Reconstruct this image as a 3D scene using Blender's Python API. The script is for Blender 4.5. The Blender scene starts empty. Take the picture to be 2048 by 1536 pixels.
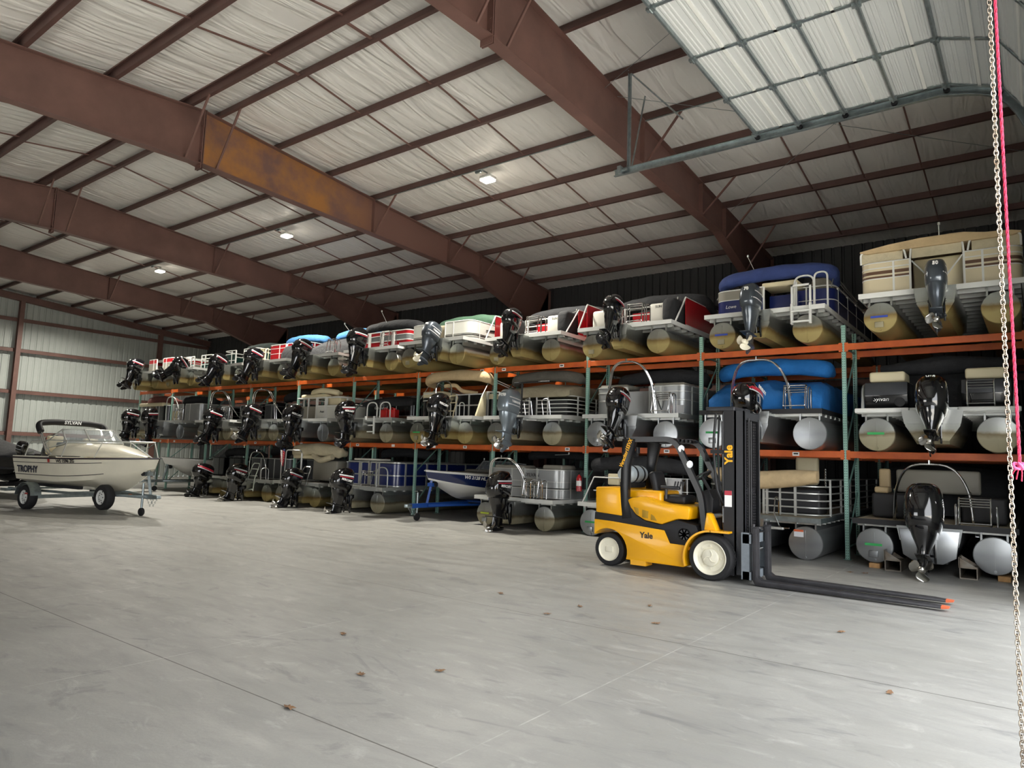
import bpy, bmesh, math, random
from math import sin, cos, pi, radians as R_
from mathutils import Vector, Matrix, noise
random.seed(7)
SC = bpy.context.scene
COL = SC.collection

# ------------------------------------------------------------------ camera
cam_d = bpy.data.cameras.new('camera')
cam = bpy.data.objects.new('camera', cam_d)
COL.objects.link(cam)
YAW, PIT, ROL, FPX = R_(37.2682), R_(6.1152), R_(1.8189), 1386.64
fw = Vector((-sin(YAW), cos(YAW), 0)); rt = Vector((cos(YAW), sin(YAW), 0)); up = Vector((0, 0, 1))
f2 = fw * cos(PIT) + up * sin(PIT); u2 = up * cos(PIT) - fw * sin(PIT)
r3 = rt * cos(ROL) + u2 * sin(ROL); u3 = u2 * cos(ROL) - rt * sin(ROL)
M = Matrix((r3, u3, -f2)).transposed().to_4x4()
M.translation = Vector((3.1226, -15.3198, 1.8))
cam.matrix_world = M
cam_d.sensor_fit = 'HORIZONTAL'; cam_d.sensor_width = 36.0
cam_d.lens = FPX / 2048 * 36.0
cam_d.clip_start = 0.05; cam_d.clip_end = 300
SC.camera = cam

# ------------------------------------------------------------------ world, daylight, exposure
W = bpy.data.worlds.new('world'); SC.world = W; W.use_nodes = True
bg = W.node_tree.nodes['Background']
bg.inputs[0].default_value = (0.94, 0.965, 1.0, 1); bg.inputs[1].default_value = 4.2
def portal(w, h, cols, loc):
    pl = bpy.data.lights.new('doorway_daylight_portal', 'AREA'); pl.shape = 'RECTANGLE'
    pl.size = w; pl.size_y = h; pl.cycles.is_portal = True
    po = bpy.data.objects.new('doorway_daylight_portal', pl); COL.objects.link(po)
    m = Matrix(cols).transposed().to_4x4(); m.translation = loc; po.matrix_world = m
portal(12.9, 5.1, ((0, 1, 0), (0, 0, 1), (1, 0, 0)), (3.40, -9.62, 2.55))          # the doorway the camera stands in
portal(8.0, 4.0, ((-1, 0, 0), (0, 0, 1), (0, -1, 0)), (-10.0, -22.7, 2.0))        # unseen doorway in the front wall, added to light racks and floor
sun_d = bpy.data.lights.new('sun', 'SUN'); sun_d.energy = 36; sun_d.angle = R_(0.6); sun_d.color = (1.0, 0.96, 0.9)   # outdoors, from behind the front wall
sun = bpy.data.objects.new('sun', sun_d); COL.objects.link(sun)
sun.rotation_euler = Vector((0.12, 0.62, -0.95)).to_track_quat('-Z', 'Y').to_euler()
vs = SC.view_settings
vs.view_transform = 'Standard'; vs.look = 'None'; vs.gamma = 1.0; vs.use_curve_mapping = False
vs.exposure = 0.45
SC.cycles.max_bounces = 8; SC.cycles.diffuse_bounces = 6; SC.cycles.glossy_bounces = 3
SC.cycles.transmission_bounces = 4; SC.cycles.transparent_max_bounces = 6
SC.cycles.use_denoising = True
SC.cycles.sample_clamp_indirect = 6.0
SC.cycles.caustics_reflective = False; SC.cycles.caustics_refractive = False

# ------------------------------------------------------------------ materials
def lin(c):
    if isinstance(c, str):
        c = c.lstrip('#'); c = [int(c[i:i + 2], 16) / 255 for i in (0, 2, 4)]
    return tuple(((x / 12.92) if x <= 0.04045 else ((x + 0.055) / 1.055) ** 2.4) for x in c) + (1,)
MATS = {}
class NT:
    def __init__(s, m): s.t = m.node_tree; s.n = s.t.nodes
    def new(s, ty, **k):
        a = s.n.new(ty)
        for q, v in k.items():
            if q.startswith('i_'):
                a.inputs[q[2:].replace('_', ' ')].default_value = v
            else: setattr(a, q, v)
        return a
    def link(s, a, b): s.t.links.new(a, b)
def mat(name, col, rough=0.5, metal=0.0, coat=0.0, noise_amt=0.0, nscale=8.0, bump=0.0, bscale=40.0, emit=None, estr=0, alpha=None, trans=0, stretch=None, col2=None):
    if name in MATS: return MATS[name]
    m = bpy.data.materials.new(name); m.use_nodes = True
    t = NT(m); p = t.n['Principled BSDF']
    p.inputs['Base Color'].default_value = lin(col); p.inputs['Roughness'].default_value = rough
    p.inputs['Metallic'].default_value = metal; p.inputs['Coat Weight'].default_value = coat
    p.inputs['Coat Roughness'].default_value = 0.08
    if trans: p.inputs['Transmission Weight'].default_value = trans
    if emit: p.inputs['Emission Color'].default_value = lin(emit); p.inputs['Emission Strength'].default_value = estr
    if noise_amt or bump:
        tc = t.new('ShaderNodeTexCoord'); mp = t.new('ShaderNodeMapping')
        t.link(tc.outputs['Object'], mp.inputs[0])
        if stretch: mp.inputs['Scale'].default_value = stretch
    if noise_amt:
        nz = t.new('ShaderNodeTexNoise', i_Scale=nscale, i_Detail=5.0, i_Roughness=0.6)
        t.link(mp.outputs[0], nz.inputs['Vector'])
        rp = t.new('ShaderNodeMapRange'); rp.inputs['From Min'].default_value = 0.3; rp.inputs['From Max'].default_value = 0.7
        t.link(nz.outputs[0], rp.inputs[0])
        mx = t.new('ShaderNodeMix', data_type='RGBA')
        t.link(rp.outputs[0], mx.inputs['Factor'])
        c = lin(col); d = lin(col2) if col2 else tuple(x * (1 - noise_amt) for x in c[:3]) + (1,)
        mx.inputs['A'].default_value = c; mx.inputs['B'].default_value = d
        t.link(mx.outputs['Result'], p.inputs['Base Color'])
    if bump:
        nb = t.new('ShaderNodeTexNoise', i_Scale=bscale, i_Detail=4.0)
        t.link(mp.outputs[0], nb.inputs['Vector'])
        b = t.new('ShaderNodeBump', i_Strength=bump, i_Distance=0.05)
        t.link(nb.outputs[0], b.inputs['Height']); t.link(b.outputs[0], p.inputs['Normal'])
    MATS[name] = m
    return m

RED_IRON = mat('red_iron_paint', '#77574f', 0.55, noise_amt=0.3, nscale=1.2, bump=0.05, bscale=60)
def orange_patch_mat():  # orange patches over the red iron paint, fading out away from the ridge
    m = bpy.data.materials.new('red_iron_paint_with_orange_patches'); m.use_nodes = True; t = NT(m); p = t.n['Principled BSDF']; p.inputs['Roughness'].default_value = 0.55
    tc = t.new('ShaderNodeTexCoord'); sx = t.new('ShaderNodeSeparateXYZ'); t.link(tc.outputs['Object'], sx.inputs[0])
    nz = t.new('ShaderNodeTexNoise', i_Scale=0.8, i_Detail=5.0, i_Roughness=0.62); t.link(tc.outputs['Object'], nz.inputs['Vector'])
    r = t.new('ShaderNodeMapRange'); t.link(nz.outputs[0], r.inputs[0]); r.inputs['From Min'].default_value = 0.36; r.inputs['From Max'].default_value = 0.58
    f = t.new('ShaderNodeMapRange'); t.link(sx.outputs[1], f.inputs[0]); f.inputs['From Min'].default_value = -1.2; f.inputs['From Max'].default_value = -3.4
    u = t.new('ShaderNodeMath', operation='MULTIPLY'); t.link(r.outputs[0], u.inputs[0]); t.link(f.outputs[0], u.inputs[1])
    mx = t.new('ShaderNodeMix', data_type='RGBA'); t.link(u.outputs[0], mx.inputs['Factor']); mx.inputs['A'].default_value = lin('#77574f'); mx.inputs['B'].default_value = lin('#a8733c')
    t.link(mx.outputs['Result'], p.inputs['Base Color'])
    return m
RED_ORANGE = orange_patch_mat()
PURL = mat('shade_darkened_purlin_paint', '#5f4540', 0.55, noise_amt=0.3, nscale=1.2)  # red iron paint darkened, the shade on the purlin webs put into the colour
GALV = mat('galvanised_steel', '#a9b4b6', 0.38, 0.85, noise_amt=0.35, nscale=9)
WALLM = mat('white_wall_sheet', '#b4bab6', 0.45, 0.0, noise_amt=0.12, nscale=0.6)
DOORW = mat('white_door_sheet', '#c6c9c8', 0.5)
TEAL = None
ORANGE = mat('orange_rack_paint', '#d06526', 0.45, noise_amt=0.3, nscale=3, col2='#b34f20')
CHROME = mat('polished_stainless', '#d8d8d8', 0.12, 1.0)
WHITEP = mat('white_paint', '#d9dad6', 0.35)
RAILM = mat('anodised_rail', '#c3c5c1', 0.35, 0.55)
BLACKG = mat('gloss_black', '#0b0b0e', 0.10, 0.0, coat=1.0)
BLACKS = mat('satin_black', '#0e0e11', 0.32)
BLACKM = mat('matte_black', '#17171a', 0.55)
RUBBER = mat('tyre_rubber', '#1b1b1d', 0.75, noise_amt=0.3, nscale=20)
DARKFAB = mat('dark_grey_canvas', '#2e2f32', 0.85, noise_amt=0.35, nscale=5, bump=0.5, bscale=9)
YELLOW = mat('yellow_paint', '#eeac0c', 0.35, coat=0.3)
CREAM = mat('cream_wheel_paint', '#e8e3cf', 0.4, noise_amt=0.1, nscale=6)
CARPET = mat('grey_deck_carpet', '#6d6a66', 0.95)
GLASSY = None
def glass():
    global GLASSY
    if GLASSY: return GLASSY
    m = bpy.data.materials.new('tinted_glass'); m.use_nodes = True
    p = m.node_tree.nodes['Principled BSDF']
    p.inputs['Base Color'].default_value = (0.55, 0.6, 0.62, 1); p.inputs['Roughness'].default_value = 0.03
    p.inputs['Alpha'].default_value = 0.28
    GLASSY = m; return m

def alu(grime, name):
    """brushed aluminium with a waterline of yellow-brown grime in object space"""
    if name in MATS: return MATS[name]
    m = bpy.data.materials.new(name); m.use_nodes = True
    t = NT(m); p = t.n['Principled BSDF']
    tc = t.new('ShaderNodeTexCoord'); sx = t.new('ShaderNodeSeparateXYZ'); t.link(tc.outputs['Object'], sx.inputs[0])
    nz = t.new('ShaderNodeTexNoise', i_Scale=2.2, i_Detail=6.0, i_Roughness=0.65); t.link(tc.outputs['Object'], nz.inputs['Vector'])
    ad = t.new('ShaderNodeMath', operation='MULTIPLY_ADD'); t.link(nz.outputs[0], ad.inputs[0]); ad.inputs[1].default_value = 0.16; t.link(sx.outputs[2], ad.inputs[2])
    rp = t.new('ShaderNodeValToRGB')
    e = rp.color_ramp.elements
    t.link(ad.outputs[0], rp.inputs[0])
    if grime == 2: cs = [(0.0, '#8d7c4c'), (0.30, '#a3935f'), (0.40, '#7a6338'), (0.46, '#9a9a8e'), (0.6, '#a8aaa4')]
    elif grime == 1: cs = [(0.0, '#8b8468'), (0.34, '#9c957c'), (0.41, '#71654c'), (0.47, '#a2a39b'), (0.6, '#aeb0ad')]
    else: cs = [(0.0, '#94979a'), (0.3, '#a2a5a7'), (0.4, '#9a9da0'), (0.5, '#aaadaf'), (0.7, '#b0b3b4')]
    while len(e) < len(cs): e.new(0.5)
    for a, (q, c) in zip(e, cs): a.position = q; a.color = lin(c)
    t.link(rp.outputs[0], p.inputs['Base Color'])
    rr = t.new('ShaderNodeMapRange'); rr.inputs['From Min'].default_value = 0.36; rr.inputs['From Max'].default_value = 0.46
    rr.inputs['To Min'].default_value = 0.55 if grime else 0.3; rr.inputs['To Max'].default_value = 0.3
    t.link(ad.outputs[0], rr.inputs[0]); t.link(rr.outputs[0], p.inputs['Roughness'])
    mr = t.new('ShaderNodeMapRange'); mr.inputs['From Min'].default_value = 0.36; mr.inputs['From Max'].default_value = 0.46
    mr.inputs['To Min'].default_value = 0.35 if grime else 0.85; mr.inputs['To Max'].default_value = 0.85
    t.link(ad.outputs[0], mr.inputs[0]); t.link(mr.outputs[0], p.inputs['Metallic'])
    MATS[name] = m
    return m
ALU = [alu(0, 'clean_brushed_aluminium'), alu(1, 'aluminium_with_waterline'), alu(2, 'aluminium_with_algae_grime')]

# ------------------------------------------------------------------ mesh helpers
class MB:
    def __init__(s): s.v = []; s.f = []; s.mi = []
    def add(s, v, f, mi=0):
        o = len(s.v); s.v += [tuple(p) for p in v]; s.f += [tuple(i + o for i in q) for q in f]; s.mi += [mi] * len(f)
        return s
    def box(s, x0, x1, y0, y1, z0, z1, mi=0, T=None):
        v = [(x, y, z) for x in (x0, x1) for y in (y0, y1) for z in (z0, z1)]
        if T: v = [T @ Vector(p) for p in v]
        return s.add(v, [(0, 1, 3, 2), (4, 6, 7, 5), (0, 4, 5, 1), (2, 3, 7, 6), (0, 2, 6, 4), (1, 5, 7, 3)], mi)
    def rbox(s, x0, x1, y0, y1, z0, z1, r=0.03, mi=0, T=None, seg=3):
        bm = bmesh.new(); bmesh.ops.create_cube(bm, size=1)
        for v in bm.verts:
            v.co = Vector(((x0 + x1) / 2 + v.co.x * (x1 - x0), (y0 + y1) / 2 + v.co.y * (y1 - y0), (z0 + z1) / 2 + v.co.z * (z1 - z0)))
        bmesh.ops.bevel(bm, geom=bm.edges[:], offset=r, segments=seg, profile=0.5, affect='EDGES')
        return s.frombm(bm, mi, T)
    def frombm(s, bm, mi=0, T=None):
        bm.verts.index_update()
        v = [(T @ x.co) if T else x.co.copy() for x in bm.verts]; f = [[w.index for w in q.verts] for q in bm.faces]
        bm.free(); return s.add(v, f, mi)
    def prism(s, poly, ax, a, b, mi=0, bev=0.0, T=None):
        """poly of 2-D points extruded along axis ax from a to b"""
        def P(q, h):
            return {'x': (h, q[0], q[1]), 'y': (q[0], h, q[1]), 'z': (q[0], q[1], h)}[ax]
        n = len(poly); v = [P(q, a) for q in poly] + [P(q, b) for q in poly]
        f = [tuple(range(n)), tuple(range(2 * n - 1, n - 1, -1))] + [(i, i + n, (i + 1) % n + n, (i + 1) % n) for i in range(n)]
        bm = bmesh.new(); vs_ = [bm.verts.new(p) for p in v]
        for q in f: bm.faces.new([vs_[i] for i in q])
        bmesh.ops.recalc_face_normals(bm, faces=bm.faces[:])
        if bev: bmesh.ops.bevel(bm, geom=bm.edges[:], offset=bev, segments=2, profile=0.5, affect='EDGES', clamp_overlap=True)
        return s.frombm(bm, mi, T)
    def tube(s, pts, r, n=8, closed=False, mi=0, cap=True, flat=None):
        pts = [Vector(p) for p in pts]; m = len(pts)
        rs = r if isinstance(r, (list, tuple)) else [r] * m
        T = []
        for i in range(m):
            a = pts[(i - 1) % m] if (closed or i > 0) else pts[i]; b = pts[(i + 1) % m] if (closed or i < m - 1) else pts[i]
            d = (b - a); T.append(d.normalized() if d.length > 1e-9 else Vector((0, 0, 1)))
        u = T[0].orthogonal().normalized() if abs(T[0].z) > 0.95 else T[0].cross(Vector((0, 0, 1))).normalized()
        v = []; 
        for i in range(m):
            u = (u - T[i] * u.dot(T[i])).normalized(); w = T[i].cross(u)
            for k in range(n):
                a = 2 * pi * k / n + pi / n
                ru, rw = (rs[i], rs[i]) if flat is None else (rs[i] * flat[0], rs[i] * flat[1])
                v.append(pts[i] + u * cos(a) * ru + w * sin(a) * rw)
        f = []
        for i in range(m if closed else m - 1):
            j = (i + 1) % m
            for k in range(n):
                l = (k + 1) % n; f.append((i * n + k, i * n + l, j * n + l, j * n + k))
        if cap and not closed: f += [tuple(range(n - 1, -1, -1)), tuple(range((m - 1) * n, m * n))]
        return s.add(v, f, mi)
    def cyl(s, p0, p1, r0, r1=None, n=20, mi=0):
        return s.tube([p0, p1], [r0, r0 if r1 is None else r1], n, mi=mi)
    def lathe(s, prof, o, d, n=28, mi=0, cap=(1, 1)):
        """prof: (radius, height along d)"""
        o = Vector(o); d = Vector(d).normalized(); u = d.orthogonal().normalized(); w = d.cross(u)
        v = [o + d * h + (u * cos(2 * pi * k / n) + w * sin(2 * pi * k / n)) * max(r, 1e-4) for r, h in prof for k in range(n)]
        f = [(i * n + k, i * n + (k + 1) % n, (i + 1) * n + (k + 1) % n, (i + 1) * n + k) for i in range(len(prof) - 1) for k in range(n)]
        f += ([tuple(range(n - 1, -1, -1))] if cap[0] else []) + ([tuple(range((len(prof) - 1) * n, len(prof) * n))] if cap[1] else [])
        return s.add(v, f, mi)
    def loft(s, secs, mi=0, cap=True, closed=True):
        n = len(secs[0]); v = [p for q in secs for p in q]
        f = [(i * n + k, i * n + (k + 1) % n, (i + 1) * n + (k + 1) % n, (i + 1) * n + k) for i in range(len(secs) - 1) for k in range(n if closed else n - 1)]
        if cap and closed: f += [tuple(range(n - 1, -1, -1)), tuple(range((len(secs) - 1) * n, len(secs) * n))]
        return s.add(v, f, mi)
    def strip(s, path, z0, z1, t=0.02, mi=0):
        """upright ribbon of thickness t along a 2-D path"""
        n = len(path); v = []
        for i in range(n):
            a = Vector(path[max(i - 1, 0)]); b = Vector(path[min(i + 1, n - 1)]); d = (b - a).normalized(); nn = Vector((-d.y, d.x)) * t / 2
            p = Vector(path[i])
            for q, z in ((p - nn, z0), (p + nn, z0), (p + nn, z1), (p - nn, z1)): v.append((q.x, q.y, z))
        f = [(i * 4 + k, i * 4 + (k + 1) % 4, (i + 1) * 4 + (k + 1) % 4, (i + 1) * 4 + k) for i in range(n - 1) for k in range(4)]
        f += [(3, 2, 1, 0), tuple((n - 1) * 4 + k for k in range(4))]
        return s.add(v, f, mi)
    def mesh(s, name, mats, smooth=35):
        me = bpy.data.meshes.new(name); me.from_pydata(s.v, [], s.f)
        for m in (mats if isinstance(mats, (list, tuple)) else [mats]): me.materials.append(m)
        if len(me.materials) > 1: me.polygons.foreach_set('material_index', s.mi)
        bm = bmesh.new(); bm.from_mesh(me); bmesh.ops.recalc_face_normals(bm, faces=bm.faces[:]); bm.to_mesh(me); bm.free()
        me.shade_smooth(); me.set_sharp_from_angle(angle=R_(smooth)); me.update()
        return me
def fillet(pts, r, n=5):
    out = []; P = [Vector(p) for p in pts]
    for i, p in enumerate(P):
        if i in (0, len(P) - 1): out.append(p); continue
        a = (P[i - 1] - p); b = (P[i + 1] - p); q = min(r, a.length * 0.48, b.length * 0.48)
        a = p + a.normalized() * q; b = p + b.normalized() * q
        for k in range(n + 1):
            t = k / n; out.append(a * (1 - t) ** 2 + p * 2 * t * (1 - t) + b * t * t)
    return out
def link(o, parent=None, loc=None, rot=None):
    COL.objects.link(o)
    if parent: o.parent = parent
    if loc is not None: o.location = loc
    if rot is not None: o.rotation_euler = rot
    return o
def obj(name, mb, mats, parent=None, loc=None, rot=None, smooth=35):
    me = mb if isinstance(mb, bpy.types.Mesh) else mb.mesh(name, mats, smooth)
    return link(bpy.data.objects.new(name, me), parent, loc, rot)
def tag(o, label, cat, group=None):
    o['label'] = label; o['category'] = cat
    if group: o['group'] = group
    return o
def thing(name, label, cat, loc=(0, 0, 0), rotz=0, group=None):
    o = bpy.data.objects.new(name, None); o.empty_display_size = 0.2
    link(o, None, loc, (0, 0, rotz)); return tag(o, label, cat, group)
def struct(name, mb, mats, parent=None, loc=None, smooth=35):
    o = obj(name, mb, mats, parent, loc, smooth=smooth)
    if not parent: o['kind'] = 'structure'
    return o
_tc = {}
def text(name, s, size, m, parent, loc, rot, shear=0.0, ext=0.0015, bold=0.0, align='CENTER', sx=1.0):
    key = (s, size, m.name, shear, ext, bold, align)
    if key not in _tc:
        c = bpy.data.curves.new(name, 'FONT'); c.body = s; c.size = size; c.extrude = ext; c.shear = shear; c.offset = bold
        c.align_x = align; c.align_y = 'CENTER'; c.resolution_u = 3
        c.materials.append(m)
        q = bpy.data.objects.new('t', c); me = bpy.data.meshes.new_from_object(q); me.name = name
        bpy.data.objects.remove(q); bpy.data.curves.remove(c); _tc[key] = me
    o = link(bpy.data.objects.new(name, _tc[key]), parent, loc, rot)
    o.scale = (sx, 1, 1)
    return o
FACE_FRONT = (pi / 2, 0, 0)          # reads from -Y
FACE_SIDE = (pi / 2, 0, pi / 2)      # reads from +X

# ================================================================== the building
XW, XE_, YF, YB, YR = -40.5, 3.34, -22.6, 8.6, -7.02
RAFT = [-3.934, -13.078, -22.222, -31.366]
def zr(y): return 10.1 - 0.083 * abs(y - YR)           # top of the rafters
def floor_mat():
    m = bpy.data.materials.new('worn_concrete'); m.use_nodes = True; t = NT(m); p = t.n['Principled BSDF']
    tc = t.new('ShaderNodeTexCoord'); sx = t.new('ShaderNodeSeparateXYZ'); t.link(tc.outputs['Object'], sx.inputs[0])
    def nz(scale, st, det=6, dist=0.0, ro=0.6):
        mp = t.new('ShaderNodeMapping'); mp.inputs['Scale'].default_value = st; t.link(tc.outputs['Object'], mp.inputs[0])
        a = t.new('ShaderNodeTexNoise', i_Scale=scale, i_Detail=det, i_Distortion=dist, i_Roughness=ro); t.link(mp.outputs[0], a.inputs['Vector']); return a.outputs[0]
    def rng(s, a, b, c=0.0, d=1.0):
        r = t.new('ShaderNodeMapRange'); t.link(s, r.inputs[0])
        for k, v in zip(('From Min', 'From Max', 'To Min', 'To Max'), (a, b, c, d)): r.inputs[k].default_value = v
        return r.outputs[0]
    def mix(f, a, b):
        x = t.new('ShaderNodeMix', data_type='RGBA'); t.link(f, x.inputs['Factor'])
        for k, v in (('A', a), ('B', b)):
            if isinstance(v, tuple): x.inputs[k].default_value = v
            else: t.link(v, x.inputs[k])
        return x.outputs['Result']
    c = mix(rng(nz(0.35, (1, 1, 1), 4), 0.35, 0.65), lin('#999893'), lin('#8b8a85'))
    c = mix(rng(nz(1.5, (0.7, 1.7, 1), 9, 1.0, 0.68), 0.46, 0.74, 0, 0.85), c, lin('#82817e'))       # rubber scuffs along the aisle
    c = mix(rng(nz(0.8, (0.8, 1.5, 1), 6, 3.2), 0.585, 0.68, 0, 0.6), c, lin('#6d6d6d'))         # turning marks
    c = mix(rng(nz(3.2, (0.7, 1.5, 1), 8, 0.8, 0.7), 0.56, 0.75, 0, 0.55), c, lin('#bdbbb6'))
    c = mix(rng(nz(60, (1, 1, 1), 3), 0.35, 0.7, 0, 0.25), c, lin('#83827e'))
    def line(out, at, w):
        a = t.new('ShaderNodeMath', operation='SUBTRACT'); t.link(out, a.inputs[0]); a.inputs[1].default_value = at
        b = t.new('ShaderNodeMath', operation='ABSOLUTE'); t.link(a.outputs[0], b.inputs[0])
        r = t.new('ShaderNodeMapRange'); t.link(b.outputs[0], r.inputs[0]); r.inputs['From Min'].default_value = w * 0.6; r.inputs['From Max'].default_value = w
        r.inputs['To Min'].default_value = 1; r.inputs['To Max'].default_value = 0
        return r.outputs[0]
    for y in (-15.8, -12.165, -8.51, -4.86, -1.2): c = mix(line(sx.outputs[1], y, 0.007), c, lin('#45433f'))   # saw cuts
    br = rng(nz(3.0, (1, 1, 1), 5), 0.38, 0.6, 0, 0.5)
    for x in (0.24, -2.945, -6.2, -9.4):
        l = line(sx.outputs[0], x, 0.008); mm = t.new('ShaderNodeMath', operation='MULTIPLY'); t.link(l, mm.inputs[0]); t.link(br, mm.inputs[1])
        c = mix(mm.outputs[0], c, lin('#cbcac5'))
    t.link(c, p.inputs['Base Color'])
    t.link(rng(nz(2.0, (0.5, 2, 1), 6), 0.3, 0.7, 0.38, 0.6), p.inputs['Roughness'])
    b = t.new('ShaderNodeBump', i_Strength=0.08, i_Distance=0.02); t.link(nz(25, (1, 1, 1), 4), b.inputs['Height']); t.link(b.outputs[0], p.inputs['Normal'])
    return m
struct('floor', MB().box(XW, 3.6, YF, YB, -0.25, 0), floor_mat())
struct('apron_ground', MB().box(3.6, 40, -60, 35, -0.27, -0.02).box(-55, 3.6, -60, YF, -0.27, -0.02), mat('outdoor_concrete', '#b5b3ad', 0.8, noise_amt=0.15, nscale=0.5))

# ceiling: white faced insulation draped over the purlins
PUR = [-6.62 + 1.736 * k for k in range(9)] + [-7.42 - 1.736 * k for k in range(9)]
def ins_mat():
    m = bpy.data.materials.new('white_insulation_facing'); m.use_nodes = True; t = NT(m); p = t.n['Principled BSDF']
    p.inputs['Base Color'].default_value = lin('#e8e6e2'); p.inputs['Roughness'].default_value = 0.42
    tc = t.new('ShaderNodeTexCoord'); mp = t.new('ShaderNodeMapping'); t.link(tc.outputs['Object'], mp.inputs[0])
    mp.inputs['Scale'].default_value = (2.3, 0.30, 1); mp.inputs['Rotation'].default_value = (0, 0, 0.06)
    n1 = t.new('ShaderNodeTexNoise', i_Scale=1.5, i_Detail=2.2, i_Distortion=0.8); t.link(mp.outputs[0], n1.inputs['Vector'])
    r = t.new('ShaderNodeValToRGB'); r.color_ramp.elements[0].position = 0.38; r.color_ramp.elements[1].position = 0.62; t.link(n1.outputs[0], r.inputs[0])
    b = t.new('ShaderNodeBump', i_Strength=0.55, i_Distance=0.06); t.link(r.outputs[0], b.inputs['Height']); t.link(b.outputs[0], p.inputs['Normal'])
    return m
mb = MB(); ys = sorted(set([YF - .3, YR, YB + .3] + PUR + [a + 1.736 * q for a in PUR for q in (0.2, 0.4, 0.6, 0.8) if YF < a + 1.736 * q < YB]))
sp = sorted(PUR)
def sag(x, y):
    for a, b in zip(sp[:-1], sp[1:]):
        if a <= y <= b: return -0.055 * sin(pi * (y - a) / (b - a)) * (0.8 + 0.5 * noise.noise(Vector((x * 0.9, a, 0))))
    return 0
xs = [XW - .2 + (XE_ - XW + .4) * k / 150 for k in range(151)]
mb.loft([[(x, y, zr(y) + 0.215 + sag(x, y)) for y in ys] for x in xs], closed=False)
struct('ceiling', mb, ins_mat(), smooth=80)
for y in PUR:                                            # Z-section roof purlins
    s = 1 if y > YR else -1
    b = zr(y); t_ = 0.012
    pz = [(0.0, 0.0), (0.0, 0.2), (-0.075, 0.2), (-0.075, 0.2 - t_), (-t_, 0.2 - t_), (-t_, t_), (-t_, 0.0)]
    prof = [(-0.08, 0.2), (0, 0.2), (0, t_), (0.07, t_), (0.07, 0.035), (0.08, 0.035), (0.08, 0), (-t_, 0), (-t_, 0.2 - t_), (-0.07, 0.2 - t_), (-0.07, 0.165), (-0.08, 0.165)]
    struct('roof_purlin', MB().prism([(y + a * -s, b + c) for a, c in prof], 'x', XW, XE_), PURL)
BXS = [-16.35, -18.65, -7.28, -9.65, -1.45, -0.17, 1.1, -25.55, -27.85, -34.7, -37.0]
for x in BXS:                                            # bridging angles between purlins
    mb = MB()
    for a, b in zip(sp[:-1], sp[1:]):
        if a < YR < b: mb.tube([(x, a, zr(a) + 0.05), (x, b, zr(b) + 0.05)], 0.03, 4)
        else:
            s = 1 if a >= YR else -1
            mb.tube([(x, a, zr(a) + (0.15 if s > 0 else 0.04)), (x, b, zr(b) + (0.04 if s > 0 else 0.15))], 0.022, 4)
    struct('roof_bridging', mb, RED_IRON)
def zb(y):
    a = abs(y - YR)
    if a < 10.35: return 8.756 - 0.0335 * a
    return 8.41 - (a - 10.35) * 0.30
def rafter(x, orange_patch=False):
    mb = MB(); h = 0.008
    ysr = [YF + 0.3, -17.4, YR - 0.015, YR + 0.015, 3.33, YB - 0.3]
    for i, (a, b) in enumerate(((YF + 0.3, YR), (YR, YB - 0.3))):
        kk = [a] + [q for q in (-17.37, 3.33) if a < q < b] + [b]
        poly = [(q, zb(q)) for q in kk] + [(q, zr(q)) for q in reversed(kk)]
        mb.prism(poly, 'x', x - h, x + h, mi=1 if (orange_patch and i == 1) else 0)
        for q, w in zip(kk[:-1], kk[1:]):                # bottom flange
            mb.add([(x + sx_ * 0.13, yy, zb(yy) + dz) for sx_ in (-1, 1) for yy in (q, w) for dz in (-0.022, 0)], [(0, 1, 3, 2), (4, 6, 7, 5), (0, 4, 5, 1), (2, 3, 7, 6), (0, 2, 6, 4), (1, 5, 7, 3)])
        mb.add([(x + sx_ * 0.13, yy, zr(yy) + dz) for sx_ in (-1, 1) for yy in (a, b) for dz in (-0.022, 0)], [(0, 1, 3, 2), (4, 6, 7, 5), (0, 4, 5, 1), (2, 3, 7, 6), (0, 2, 6, 4), (1, 5, 7, 3)])
    for q in (-17.4, -12.2, -1.47, 2.0, 3.75):
        mb.box(x - 0.12, x + 0.12, q - 0.006, q + 0.006, zb(q), zr(q))
    r = struct('roof_rafter', mb, [RED_IRON, RED_ORANGE])
    sp_ = MB()
    for d in (-0.022, 0.022): sp_.box(x - 0.13, x + 0.13, YR + d - 0.011, YR + d + 0.011, zb(YR) - 0.14, zr(YR) + 0.02)
    for q in range(2):
        for zz in (-0.09, 0.09, 0.30, 0.95, 1.15): sp_.cyl((x - 0.08 + 0.16 * q, YR - 0.05, zb(YR) + zz), (x - 0.08 + 0.16 * q, YR + 0.05, zb(YR) + zz), 0.018, n=6)
    struct('splice_plate', sp_, RED_IRON, r)
    for y in (-12.63, -7.42, -6.62, -1.41, 2.06, 3.80, 5.53):
        struct('flange_brace', MB().tube([(x + 1.0, y, zr(y) + 0.03), (x + 0.1, y, zb(y) + 0.02)], 0.03, 4), RED_IRON, r)
    return r
for x in RAFT: rafter(x, x < -10 and x > -14)
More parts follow.
